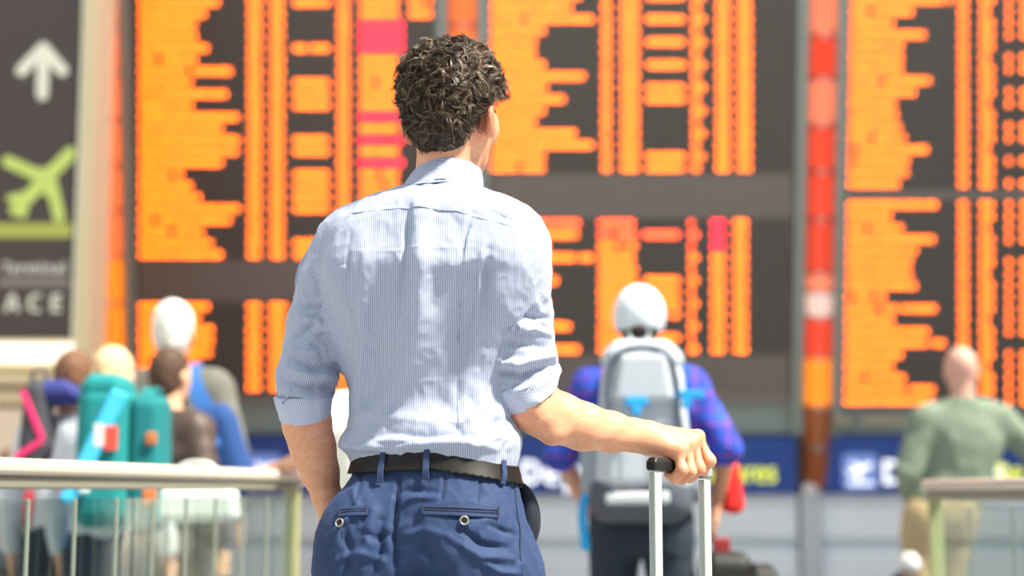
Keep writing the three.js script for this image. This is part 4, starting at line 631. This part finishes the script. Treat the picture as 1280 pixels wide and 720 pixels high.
// ---------------------------------------------------------------- the people waiting
const SKIN = (c) => new THREE.MeshPhysicalMaterial({ color: c, roughness: 0.55 });
function crowd(s) {                                             // local axes: x to the person's right, y up, -z to the front
  const k = s.h / 1.75, g = thing('person', s.label, 'person', [s.x, 0, s.z]); g.rotation.y = s.turn || 0; g.scale.setScalar(k);
  const wd = s.wide || 1, hd = s.head || V(0, 0, 0), HC = V(hd.x, 1.625, hd.z - 0.01), sho = (q) => V(q * 0.168 * wd, 1.372, 0.0), hipJ = (q) => V(q * 0.085, 0.9, 0);
  const arms = [-1, 1].map((q) => { const a = (q < 0 ? s.armL : s.armR) || {}; return { q, S: sho(q), E: a.elbow || V(q * 0.25 * wd, 1.12, 0.03), W: a.wrist || V(q * 0.25 * wd, 0.88, -0.06), F: a.fingers }; });
  const ln = s.lean || 0, legs = [-1, 1].map((q) => [hipJ(q).add(V(ln * 0.6, 0, 0)), V(ln * 0.9 + q * (s.stance || 0.1), 0.49, -0.01), V(ln + q * (s.stance || 0.1) * 1.15, 0.07, 0.02)]);
  const trunkRows = [[0.86, ln * 0.6, 0, 0.15, 0.105], [0.98, ln * 0.4, 0, 0.155 * wd, 0.11], [1.1, ln * 0.15, 0, 0.145 * wd, 0.105], [1.25, 0, 0, 0.168 * wd, 0.12], [1.34, 0, 0, 0.172 * wd, 0.112], [1.41, 0, 0, 0.14 * wd, 0.09], [1.47, 0, 0, 0.075, 0.066], [1.5, 0, 0, 0.06, 0.06]];
  const trunk = sections(trunkRows, 0, 2.3);
  // skin
  const hands = arms.map((a) => {
    const dir = a.F ? a.F.clone().normalize() : a.W.clone().sub(a.E).normalize(), side = V(0, 0, -1).addScaledVector(dir, dir.z).normalize(), out = V().crossVectors(dir, side), list = [];
    if (side.lengthSq() < 0.1) side.set(1, 0, 0);
    const kn = a.W.clone().addScaledVector(dir, 0.085);
    for (let i = 0; i < 4; i++) { const m = kn.clone().addScaledVector(side, (1.5 - i) * 0.02), l = [0.072, 0.08, 0.074, 0.058][i], p1 = m.clone().addScaledVector(dir, l * 0.5), p2 = p1.clone().addScaledVector(dir, l * 0.42).addScaledVector(out, -a.q * 0.018); list.push({ palm: capsule(a.W, 0.02, m, 0.012), f: chain([m, p1, p2], [0.0095, 0.0088, 0.0075]) }); }
    const th = chain([a.W.clone().addScaledVector(dir, 0.02).addScaledVector(side, 0.018), a.W.clone().addScaledVector(dir, 0.055).addScaledVector(side, 0.048), a.W.clone().addScaledVector(dir, 0.085).addScaledVector(side, 0.052)], [0.012, 0.01, 0.008]);
    return (x, y, z) => { let d = th(x, y, z), f = 1; for (const e of list) { d = smin(d, e.palm(x, y, z), 0.012); f = Math.min(f, e.f(x, y, z)); } return smin(d, f, 0.006); };
  });
  const armF = arms.map((a, i) => { const u = chain([a.S, a.E, a.W], [0.042, 0.036, 0.025]); return (x, y, z) => smin(u(x, y, z), hands[i](x, y, z), 0.015); });
  const R3 = 0.0, headF = union([ellipsoid(HC.clone().add(V(0, 0.018, 0.005)), 0.081, 0.1, 0.098), ellipsoid(HC.clone().add(V(0, -0.04, -0.03)), 0.06, 0.08, 0.066), ellipsoid(HC.clone().add(V(0, -0.09, -0.062)), 0.03, 0.022, 0.026)], 0.03);
  const nose = capsule(HC.clone().add(V(0, 0, -0.1)), 0.008, HC.clone().add(V(0, -0.035, -0.113)), 0.011), mouth = ellipsoid(HC.clone().add(V(0, -0.066, -0.092)), 0.022, 0.008, 0.01), eyes = [-1, 1].map((q) => ellipsoid(HC.clone().add(V(q * 0.03, 0.005, -0.1)), 0.014, 0.008, 0.012));
  const ears = [-1, 1].map((q) => ellipsoid(HC.clone().add(V(q * 0.079, -0.015, 0.005)), 0.011, 0.031, 0.019, q * 0.4)), neck = capsule(HC.clone().add(V(0, -0.06, 0.02)), 0.056, V(0, 1.43, 0.005), 0.064);
  const legSkin = legs.map((l) => chain(l, [0.07, 0.045, 0.034]));
  const skinF = (x, y, z) => { let d = smin(smin(headF(x, y, z), nose(x, y, z), 0.012), mouth(x, y, z), 0.01); for (const e of eyes) d = Math.max(d, -e(x, y, z)); d = smin(d, Math.min(ears[0](x, y, z), ears[1](x, y, z)), 0.008); d = smin(d, neck(x, y, z), 0.025); d = smin(d, trunk(x, y, z) + 0.012, 0.02); d = smin(d, Math.min(armF[0](x, y, z), armF[1](x, y, z)), 0.02); return smin(d, Math.min(legSkin[0](x, y, z), legSkin[1](x, y, z)), 0.02); };
  const all = [...arms.flatMap((a) => [a.E, a.W.clone().addScaledVector(a.F ? a.F.clone().normalize() : a.W.clone().sub(a.E).normalize(), 0.2)]), V(-0.28 + Math.min(0, s.lean || 0), 0.0, -0.24), V(0.28, 1.8, 0.2)], bb = new THREE.Box3().setFromPoints(all).expandByScalar(0.09);
  part('body', mesh(skinF, bb.min, bb.max, 0.0075), s.skin, g);
  // top
  const slR = s.sleeve || [0.062, 0.055, 0.043], until = s.sleeveTo ?? 0.93, grow = s.puff || 0.006;
  const sleeves = arms.map((a) => { const end = until <= 0.5 ? a.S.clone().lerp(a.E, until * 2) : a.E.clone().lerp(a.W, (until - 0.5) * 2); return chain(until <= 0.5 ? [a.S, end] : [a.S, a.E, end], until <= 0.5 ? [slR[0], slR[1]] : slR); });
  const traps = [-1, 1].map((q) => capsule(V(q * 0.04, 1.455, 0.0), 0.055, V(q * 0.16 * wd, 1.385, 0.0), 0.058));
  const hem = s.hem ?? 0.9, topF = (x, y, z) => { const d = smin(smin(trunk(x, y, z), Math.min(traps[0](x, y, z), traps[1](x, y, z)), 0.05) - grow, Math.min(sleeves[0](x, y, z), sleeves[1](x, y, z)), 0.05); return Math.max(d + 0.004 * noise3(x * 9 + s.x * 7, y * 7, z * 9) * (1 + 0.6 * Math.sin(y * 40)), hem - y, y - (s.neckline ?? 1.47)); };
  const top = part('top', uvXY(mesh(topF, bb.min, bb.max, 0.009)), s.top, g);
  if (s.shirtTail) { const ff = (x, y, z) => Math.max(trunk(x, y, z) - grow * 0.6 - 0.006, 0.76 - y, y - hem - 0.03); part('shirt_tail', mesh((x, y, z) => Math.max(sections([[0.7, 0, 0, 0.168, 0.12], [0.95, 0, 0, 0.165, 0.115]], 0)(x, y, z), s.shirtTail[0] - y, y - s.shirtTail[1]), V(-0.25, 0.6, -0.2), V(0.25, 1.1, 0.2), 0.009), s.shirtTail[2], g); }
  // trousers and shoes
  const pant = legs.map((l) => chain([l[0], l[1], l[2]], s.pant || [0.1, 0.07, 0.06])), pelvis = sections([[0.8, ln * 0.7, 0, 0.16, 0.115], [0.9, ln * 0.55, 0.005, 0.165, 0.125], [1.0, ln * 0.4, 0, 0.15, 0.108]], 0);
  part('trousers', mesh((x, y, z) => Math.max(smin(pelvis(x, y, z), Math.min(pant[0](x, y, z), pant[1](x, y, z)), 0.05), 0.06 - y, y - 1.0) + 0.003 * noise3(x * 12, y * 10, z * 12), V(-0.55, 0, -0.26), V(0.45, 1.08, 0.26), 0.01), s.trousers, g);
  for (const l of legs) { const a = l[2], f = capsule(V(a.x, 0.045, a.z + 0.04), 0.04, V(a.x * 1.08, 0.035, a.z - 0.16), 0.036); part('shoe', mesh((x, y, z) => Math.max(f(x, y, z), 0.003 - y), V(a.x - 0.1, -0.01, a.z - 0.24), V(a.x + 0.1, 0.12, a.z + 0.12), 0.008), s.shoes, g); }
  // hair or cap
  const top3 = HC.clone().add(V(0, 0.028, 0.012));
  if (s.hair) {
    const ball = ellipsoid(top3, 0.083, 0.1, 0.098), nape = ellipsoid(HC.clone().add(V(0, -0.05, 0.045)), s.long ? 0.085 : 0.062, s.long ? 0.15 : 0.07, 0.055), lo = s.hairLow ?? -0.095;
    const f = (x, y, z) => { const dz = z - HC.z, line = dz < -0.05 ? 0.055 : lerp(lo, 0.055, 1 - sstep(dz, -0.05, s.long ? 0.0 : 0.045)); return Math.max(smin(ball(x, y, z), nape(x, y, z), 0.04), HC.y + line - y, s.cap ? y - HC.y + 0.035 : -1) + 0.004 * noise3(x * 45, y * 25, z * 45); };
    part('hair', mesh(f, HC.clone().add(V(-0.15, -0.26, -0.15)), HC.clone().add(V(0.15, 0.16, 0.17)), 0.007), s.hair, g);
  }
  if (s.cap) {
    const ball = ellipsoid(HC.clone().add(V(0, 0.02, 0.004)), 0.096, 0.113, 0.112), hole = ellipsoid(HC.clone().add(V(0, -0.052, 0.115)), 0.034, 0.03, 0.05), inner = ellipsoid(HC.clone().add(V(0, 0.008, 0.0)), 0.083, 0.114, 0.1);
    const cap = part('cap', mesh((x, y, z) => Math.max(ball(x, y, z), HC.y - 0.072 + (HC.z - z) * 0.25 - y, -hole(x, y, z), -inner(x, y, z)), HC.clone().add(V(-0.14, -0.12, -0.16)), HC.clone().add(V(0.14, 0.16, 0.16)), 0.006), s.cap, g);
    part('visor', mesh((x, y, z) => { const dx = x / 0.085, dz = (z - HC.z + 0.09) / 0.1, r = Math.hypot(dx, dz); return Math.max((r - 1) * 0.08, Math.abs(y - HC.y - 0.0 + x * x * 2.5 + (HC.z - 0.09 - z) * 0.25) - 0.006, z - HC.z + 0.07); }, HC.clone().add(V(-0.12, -0.1, -0.24)), HC.clone().add(V(0.12, 0.1, 0)), 0.005), s.cap, cap);
    part('strap', new THREE.TorusGeometry(0.036, 0.007, 8, 20, Math.PI).rotateZ(Math.PI).translate(HC.x, HC.y - 0.052, HC.z + 0.094), s.cap, cap);
  }
  return g;
}
const spot = (px, z) => { const p = at(px, 500, z); return { x: p.x, z }; };
const jeans = std('#232c3c', 0.9), brownPants = std('#3a2a2c', 0.9), khaki = std('#a3906f', 0.9), navyPants = std('#232b3f', 0.9), blackShoe = std('#1d1a1a', 0.5), fair = SKIN('#dba888'), pink = SKIN('#e0a890');
const puffy = (w, h, d, r, taper = 0, n = 4) => { const g = rbox(w, h, d, r, n), p = g.attributes.position; for (let i = 0; i < p.count; i++) { const t = p.getY(i) / h, k = 1 - taper * sstep(t, -0.1, 0.5), bulge = 1 + 0.1 * Math.cos(p.getX(i) / w * Math.PI) * Math.cos(t * Math.PI); p.setXYZ(i, p.getX(i) * k, p.getY(i) + 0.004 * noise3(p.getX(i) * 12, p.getY(i) * 12, p.getZ(i) * 12), p.getZ(i) * bulge); } g.computeVertexNormals(); return g; };

// the traveller in the white cap with the big rucksack
const plaid = new THREE.MeshPhysicalMaterial({ roughness: 0.9, map: canvasTexture(256, 256, (c, w, h) => {
  c.fillStyle = '#2a43b4'; c.fillRect(0, 0, w, h); c.globalAlpha = 0.55; for (const [o, s, col] of [[0, 40, '#27338f'], [70, 22, '#7a3fb0'], [120, 46, '#2f5fd0'], [190, 18, '#c04a9a'], [226, 12, '#1c2a6a']]) { c.fillStyle = col; c.fillRect(o, 0, s, h); c.fillRect(0, o, w, s); } c.globalAlpha = 1;
}) });
plaid.map.repeat.set(9, 9);
{
  const z = -5.84, s = spot(800, z);
  crowd({ ...s, turn: -0.10, h: 1.77, wide: 1.08, label: 'traveller in a white cap, blue plaid shirt and dark jeans carrying a large rucksack', skin: SKIN('#c98f72'), top: plaid, trousers: jeans, shoes: blackShoe, cap: std('#cdd6de', 0.8), hair: std('#1d1716', 0.8), hairLow: -0.135, sleeveTo: 0.5, sleeve: [0.068, 0.062, 0.062], hem: 0.86, stance: 0.12,
    armR: { elbow: V(0.305, 1.16, 0.04), wrist: V(0.275, 0.98, -0.1), fingers: V(-0.15, -1, 0.05) }, armL: { elbow: V(-0.29, 1.14, -0.02), wrist: V(-0.22, 0.98, -0.22) } });
  const g = thing('rucksack', 'large whitish grey rucksack with bright blue straps on the traveller in the cap', 'rucksack', [s.x, 0.98, z + 0.145]); g.rotation.y = -0.10;
  const pale = std('#b3b9c6', 0.8), grey = std('#4c4e5c', 0.85), mid = std('#8d93a2', 0.85), blue = std('#1596d8', 0.7), darkG = std('#33333e', 0.85);
  part('main_bag', puffy(0.345, 0.5, 0.2, 0.075, 0.2), pale, g).position.set(0, 0.265, 0.1); part('lid', puffy(0.29, 0.12, 0.19, 0.05, 0.25), pale, g).position.set(0, 0.51, 0.09);
  const fp = part('front_pocket', puffy(0.225, 0.19, 0.07, 0.034, 0.25), pale, g); fp.position.set(0.005, 0.43, 0.195);
  part('pocket_piping', tube([[-0.115, 0.28], [-0.12, 0.36], [-0.095, 0.46], [-0.04, 0.495], [0.04, 0.495], [0.095, 0.46], [0.12, 0.36], [0.125, 0.24], [0.15, 0.17]].map(([x, y]) => V(x, y, 0.216)), 0.009, 50, 8), std('#454f66', 0.7), g).position.y = 0.035;
  part('lower_bag', puffy(0.36, 0.17, 0.22, 0.07, 0), grey, g).position.set(-0.01, 0.02, 0.09); part('reflective_band', puffy(0.22, 0.04, 0.03, 0.014, 0), std('#b9bdc4', 0.5), g).position.set(-0.02, 0.02, 0.205);
  part('side_pocket', puffy(0.1, 0.2, 0.1, 0.04, 0), mid, g).position.set(-0.17, 0.12, 0.1); part('side_pocket', puffy(0.1, 0.2, 0.1, 0.04, 0), mid, g).position.set(0.17, 0.12, 0.1);
  for (const [x, y, w] of [[-0.02, 0.345, 0.075], [0.15, 0.37, 0.12], [-0.15, 0.30, 0.07]]) { part('buckle_strap', rbox(w, 0.03, 0.02, 0.006), blue, g).position.set(x, y, 0.24 - Math.abs(x) * 0.2); part('buckle', rbox(0.03, 0.035, 0.024, 0.006), blue, g).position.set(x, y - 0.03, 0.247 - Math.abs(x) * 0.2); }
  for (const x of [-0.075, 0.085]) part('compression_strap', rbox(0.018, 0.2, 0.012, 0.004), mid, g).position.set(x, 0.18, 0.225);
  for (const x of [-0.105, 0.105]) part('shoulder_strap', strap([V(x, 0.2, -0.02), V(x * 1.1, 0.42, -0.01), V(x * 0.95, 0.49, -0.09), V(x * 1.0, 0.40, -0.255), V(x * 1.15, 0.25, -0.30), V(x * 1.6, 0.10, -0.19)], [V(0, 0, 1), V(0, 0.5, 1), V(0, 1, 0), V(0, 0.4, -1), V(0, 0, -1), V(Math.sign(x), 0, -1)], 0.06, 0.012, 30), pale, g);
  part('hanging_strap', strap([V(-0.19, 0.06, 0.12), V(-0.21, -0.02, 0.13), V(-0.2, -0.16, 0.12)], [V(-0.3, 0, 1), V(-0.3, 0, 1), V(-0.3, 0, 1)], 0.033, 0.006), blue, g);
  part('hip_strap', strap([V(0.17, 0.03, 0.0), V(0.2, 0.03, -0.1), V(0.16, 0.03, -0.22)], [V(1, 0, 0.5), V(1, 0, 0), V(1, 0, -0.5)], 0.05, 0.01), darkG, g);
  // red bag hanging from the hand
  const q = at(917, 600, z - 0.03), r = thing('red_bag', 'small bright red bag hanging beside the hand of the traveller in the cap', 'bag', [q.x, at(905, 644, z).y, q.z - 0.04]);
  part('pouch', puffy(0.085, 0.19, 0.07, 0.03, 0.45), std('#e2201c', 0.6), r).position.set(0, 0.1, 0); part('carry_loop', new THREE.TorusGeometry(0.028, 0.005, 8, 20), std('#b3161a', 0.6), r).position.set(-0.005, 0.21, 0);
  // dark upright luggage to the right of the traveller
  const w = at(915, 700, z + 0.1), b = thing('luggage', 'black upright suitcase standing right of the traveller in the cap', 'suitcase', [w.x, 0, w.z]);
  const blk = std('#191719', 0.6), body = part('shell', puffy(0.21, 0.77, 0.24, 0.05, 0.2), blk, b); body.position.set(-0.025, 0.425, 0); part('front_pocket', puffy(0.14, 0.4, 0.05, 0.02, 0), std('#221f20', 0.7), b).position.set(0, 0.42, 0.135); for (const x of [-0.08, 0.06]) part('wheel', new THREE.CylinderGeometry(0.035, 0.035, 0.03, 16).rotateZ(Math.PI / 2), blk, b).position.set(x, 0.035, 0.08);
  part('carry_handle', tube([V(-0.07, 0.75, 0), V(-0.05, 0.80, 0), V(0.01, 0.80, 0), V(0.03, 0.75, 0)], 0.011, 16, 8), blk, b); part('luggage_tag', rbox(0.06, 0.06, 0.025, 0.008), std('#8c2026', 0.6), b).position.set(-0.04, 0.83, 0.03);
  const w2 = at(958, 712, z + 0.17), d = thing('holdall', 'low dark holdall with a pale buckle leaning on the black suitcase', 'bag', [w2.x, 0, w2.z]);
  part('bag_body', puffy(0.22, 0.74, 0.22, 0.06, 0.55), blk, d).position.set(-0.02, 0.40, 0); part('buckle', rbox(0.05, 0.03, 0.02, 0.006), std('#b9b2a2', 0.4, { metalness: 0.5 }), d).position.set(-0.03, 0.72, 0.09); part('carry_strap', strap([V(-0.09, 0.4, 0.12), V(-0.05, 0.74, 0.08), V(0.0, 0.76, 0.05), V(0.07, 0.4, 0.12)], [V(0, 0, 1), V(0, 1, 0.5), V(0, 1, 0.5), V(0, 0, 1)], 0.03, 0.006), std('#4a4038', 0.7), d);
  part('base', box(0.16, 0.05, 0.2), blk, d).position.set(-0.02, 0.026, 0);
}
// the bald person in grey green
{
  const z = -8.0, s = spot(1203, z), sage = std('#737f70', 0.9);
  crowd({ ...s, turn: 0.0, h: 1.75, wide: 1.12, label: 'bald person in a grey green top and khaki trousers, hand on the right railing', skin: SKIN('#c9988a'), top: sage, trousers: khaki, shoes: std('#3c3029', 0.6), sleeveTo: 0.75, sleeve: [0.075, 0.066, 0.058], hem: 0.9, stance: 0.075, lean: -0.22, pant: [0.1, 0.07, 0.055], neckline: 1.485,
    armR: { elbow: V(0.36, 1.2, 0.02), wrist: V(0.30, 1.0, 0.12), fingers: V(-0.15, -0.5, 0.5) }, armL: { elbow: V(-0.29, 1.12, 0.02), wrist: V(-0.22, 0.92, -0.14) } });
  const q = at(1131, 700, z + 0.4), b = thing('travel_bag', 'dark brown travel bag with a white bundle on top beside the khaki trousers', 'bag', [q.x, 0, q.z]);
  part('bag_body', puffy(0.17, 0.64, 0.2, 0.06, 0.3), std('#41322c', 0.8), b).position.set(0, 0.33, 0); part('white_bundle', puffy(0.1, 0.1, 0.12, 0.045, 0.3), std('#c9c9cd', 0.8), b).position.set(0.02, 0.69, 0);
}
// the group with rucksacks behind the left railing
{
  const zT = -6.85, sT = spot(214, zT), grey = std('#6b6963', 0.95);
  crowd({ ...sT, turn: -0.12, h: 1.84, wide: 1.08, label: 'tall white-haired person in a dark grey jacket with a blue bag on the back', skin: fair, top: grey, trousers: std('#27262c', 0.9), shoes: blackShoe, hair: std('#d9d8d2', 0.85), hairLow: -0.1, hem: 0.9, puff: 0.014, sleeve: [0.08, 0.07, 0.055] });
  const wq = at(245, 646, -5.68), wb = thing('carrier_bag', 'white carrier bag behind the glass, below the blue bag', 'bag', [wq.x, wq.y - 0.02, wq.z]), wm = std('#e6e8ea', 0.7);
  part('bag_sheet', puffy(0.31, 0.125, 0.09, 0.03, 0.1), wm, wb).position.set(0, 0.065, 0); for (const d of [-0.03, 0.03]) part('carry_loop', tube([V(-0.09, 0.11, d), V(-0.05, 0.2, d * 0.6), V(0.05, 0.2, d * 0.6), V(0.09, 0.11, d)], 0.007, 20, 6), wm, wb);
  const g = thing('blue_bag', 'blue sling bag hanging on the back of the white-haired person', 'bag', [sT.x, 1.03, zT + 0.17]), blue = std('#173f7c', 0.85), blue2 = std('#265fa6', 0.8);
  const b = part('bag_body', puffy(0.27, 0.4, 0.16, 0.075, 0.35), blue, g); b.position.set(0.25, 0.15, 0.06); b.rotation.z = 0.18; const f = part('front_pocket', puffy(0.17, 0.16, 0.06, 0.03, 0.2), blue2, g); f.position.set(0.17, 0.2, 0.14); f.rotation.z = 0.5;
  part('sling_strap', strap([V(0.21, 0.3, 0.07), V(0.14, 0.42, 0.03), V(0.105, 0.5, -0.05), V(0.1, 0.52, -0.15), V(0.11, 0.45, -0.27), V(0.17, 0.2, -0.28)], [V(0, 0.2, 1), V(0, 0.4, 1), V(0, 1, 0.6), V(0, 1, 0), V(0, 0.3, -1), V(0.3, 0, -1)], 0.075, 0.014, 30), blue2, g);
  part('side_strap', strap([V(0.29, 0.0, 0.05), V(0.26, -0.03, -0.1), V(0.1, 0.02, -0.3)], [V(0, 0, 1), V(1, 0, 0), V(0, 0, -1)], 0.03, 0.008), blue, g);
}
{
  const z = -6.42, s = spot(211, z);
  crowd({ ...s, turn: -0.5, h: 1.6, wide: 0.98, label: 'person with brown hair in a brown leather jacket beside the teal rucksack', skin: fair, top: std('#4a3b37', 0.55), trousers: brownPants, shoes: blackShoe, hair: std('#4a3022', 0.7), hairLow: -0.11, sleeve: [0.072, 0.066, 0.052], puff: 0.012, hem: 0.88 });
}
{
  const z = -5.95, s = spot(140, z);
  crowd({ ...s, turn: -0.25, h: 1.56, wide: 0.98, label: 'blond person in a pale top under the big teal rucksack behind the left railing', skin: pink, top: std('#c3c5d2', 0.9), trousers: navyPants, shoes: blackShoe, hair: std('#d9b48e', 0.75), long: false, hairLow: -0.09, hem: 0.88, puff: 0.01 });
  const g = thing('teal_rucksack', 'big teal rucksack with a light blue diagonal band and a red patch', 'rucksack', [at(153, 520, z + 0.25).x, 0.955, z + 0.14]), teal = std('#077e84', 0.8), teal2 = std('#067077', 0.85), sky = std('#45bdea', 0.6);
  part('main_bag', puffy(0.2, 0.5, 0.22, 0.06, 0.06), teal, g).position.set(-0.045, 0.19, 0.12); part('side_bag', puffy(0.13, 0.47, 0.2, 0.045, 0.04), teal2, g).position.set(0.1, 0.17, 0.11); part('lid', puffy(0.17, 0.1, 0.2, 0.04, 0.2), teal, g).position.set(-0.05, 0.43, 0.12);
  const bd = part('diagonal_band', rbox(0.06, 0.42, 0.02, 0.008), sky, g); bd.position.set(-0.065, 0.22, 0.238); bd.rotation.z = -0.42; part('white_toggle', rbox(0.035, 0.06, 0.02, 0.008), std('#d8ecf5', 0.5), g).position.set(-0.09, 0.09, 0.25);
  part('red_patch', rbox(0.045, 0.085, 0.012, 0.004), std('#e24a3c', 0.7), g).position.set(-0.005, 0.25, 0.244); part('white_patch', rbox(0.04, 0.08, 0.012, 0.004), std('#d9d3d6', 0.7), g).position.set(-0.045, 0.26, 0.243);
  part('leather_tab', rbox(0.04, 0.045, 0.016, 0.008), std('#b46a3c', 0.7), g).position.set(0.13, 0.25, 0.222); part('leather_tab', rbox(0.05, 0.055, 0.016, 0.008), std('#c96b33', 0.7), g).position.set(0.13, 0.045, 0.222);
  for (const x of [-0.09, 0.06]) part('shoulder_strap', strap([V(x, 0.38, 0.02), V(x, 0.43, -0.04), V(x, 0.42, -0.17), V(x * 1.1, 0.3, -0.27), V(x * 1.5, 0.08, -0.18)], [V(0, 0.5, 1), V(0, 1, 0), V(0, 0.5, -1), V(0, 0, -1), V(0, 0, -1)], 0.055, 0.012, 24), teal2, g);
}
{
  const z = -6.25, s = spot(91, z);
  crowd({ ...s, turn: 0.1, h: 1.57, wide: 0.98, label: 'brown-haired person in a white patterned jacket with a navy hood', skin: fair, top: std('#c9cad6', 0.9), trousers: navyPants, shoes: blackShoe, hair: std('#6b4630', 0.75), hairLow: -0.08, hem: 0.84, sleeve: [0.065, 0.058, 0.05] });
  const p = at(73, 488, z + 0.1), h = thing('navy_hood', 'navy blue hooded scarf lying on the shoulders of the white patterned jacket', 'hood', [p.x, p.y - 0.06, z + 0.06]);
  part('hood_cloth', puffy(0.23, 0.1, 0.24, 0.045, 0.6), std('#2b3275', 0.9), h).position.set(0.0, 0.05, 0.02); part('drawstring', tube([V(-0.05, 0.02, 0.12), V(-0.04, -0.05, 0.13), V(-0.05, -0.1, 0.12)], 0.006, 10, 6), std('#c9cad6', 0.8), h);
  const q = at(47, 530, z + 0.15), g = thing('child_rucksack', 'dark grey rucksack crossed by pink bands, left of the teal rucksack', 'rucksack', [q.x, at(55, 586, z + 0.15).y, q.z]);
  part('main_bag', puffy(0.125, 0.34, 0.14, 0.05, 0.3), std('#3c3d46', 0.85), g).position.set(0, 0.17, 0); const pk = std('#e0266e', 0.7), a = part('pink_band', rbox(0.025, 0.2, 0.012, 0.005), pk, g), b = part('pink_band', rbox(0.025, 0.12, 0.012, 0.005), pk, g); a.position.set(0.0, 0.2, 0.073); a.rotation.z = 0.42; b.position.set(-0.01, 0.07, 0.073); b.rotation.z = -1.0;
  part('carry_loop', tube([V(-0.03, 0.33, 0), V(-0.02, 0.37, 0), V(0.02, 0.37, 0), V(0.03, 0.33, 0)], 0.007, 14, 6), std('#3c3d46', 0.85), g);
}
{
  const z = -9.4, s = spot(14, z);
  crowd({ ...s, turn: 0.4, h: 1.27, wide: 0.9, label: 'distant brown-haired child in a red and black top beyond the left railing', skin: fair, top: std('#8c1f2c', 0.9), trousers: navyPants, shoes: blackShoe, hair: std('#5a3824', 0.8), hairLow: -0.08, hem: 0.86 });
}
{ // the person in white hidden behind the man, one hand on the railing
  const z = -5.15, s = spot(468, z), ex = at(408, 556, z + 0.02), wx = at(352, 585, z - 0.1), k = 1.6 / 1.75;
  crowd({ ...s, turn: 0, h: 1.6, wide: 1.05, label: 'person in a white top behind the man, one hand resting on the railing end', skin: pink, top: std('#f1ece6', 0.85), trousers: std('#e4dcd4', 0.9), shoes: blackShoe, hair: std('#6a4a34', 0.7), sleeveTo: 0.3, sleeve: [0.07, 0.06, 0.05], hem: 0.84,
    armL: { elbow: V((ex.x - s.x) / k, ex.y / k, 0.02), wrist: V((wx.x - s.x) / k, wx.y / k, -0.1), fingers: V(-1, -0.25, -0.35) }, armR: { elbow: V(0.2, 1.12, -0.05), wrist: V(0.12, 1.0, -0.22) } });
}
renderer.render(scene, camera);
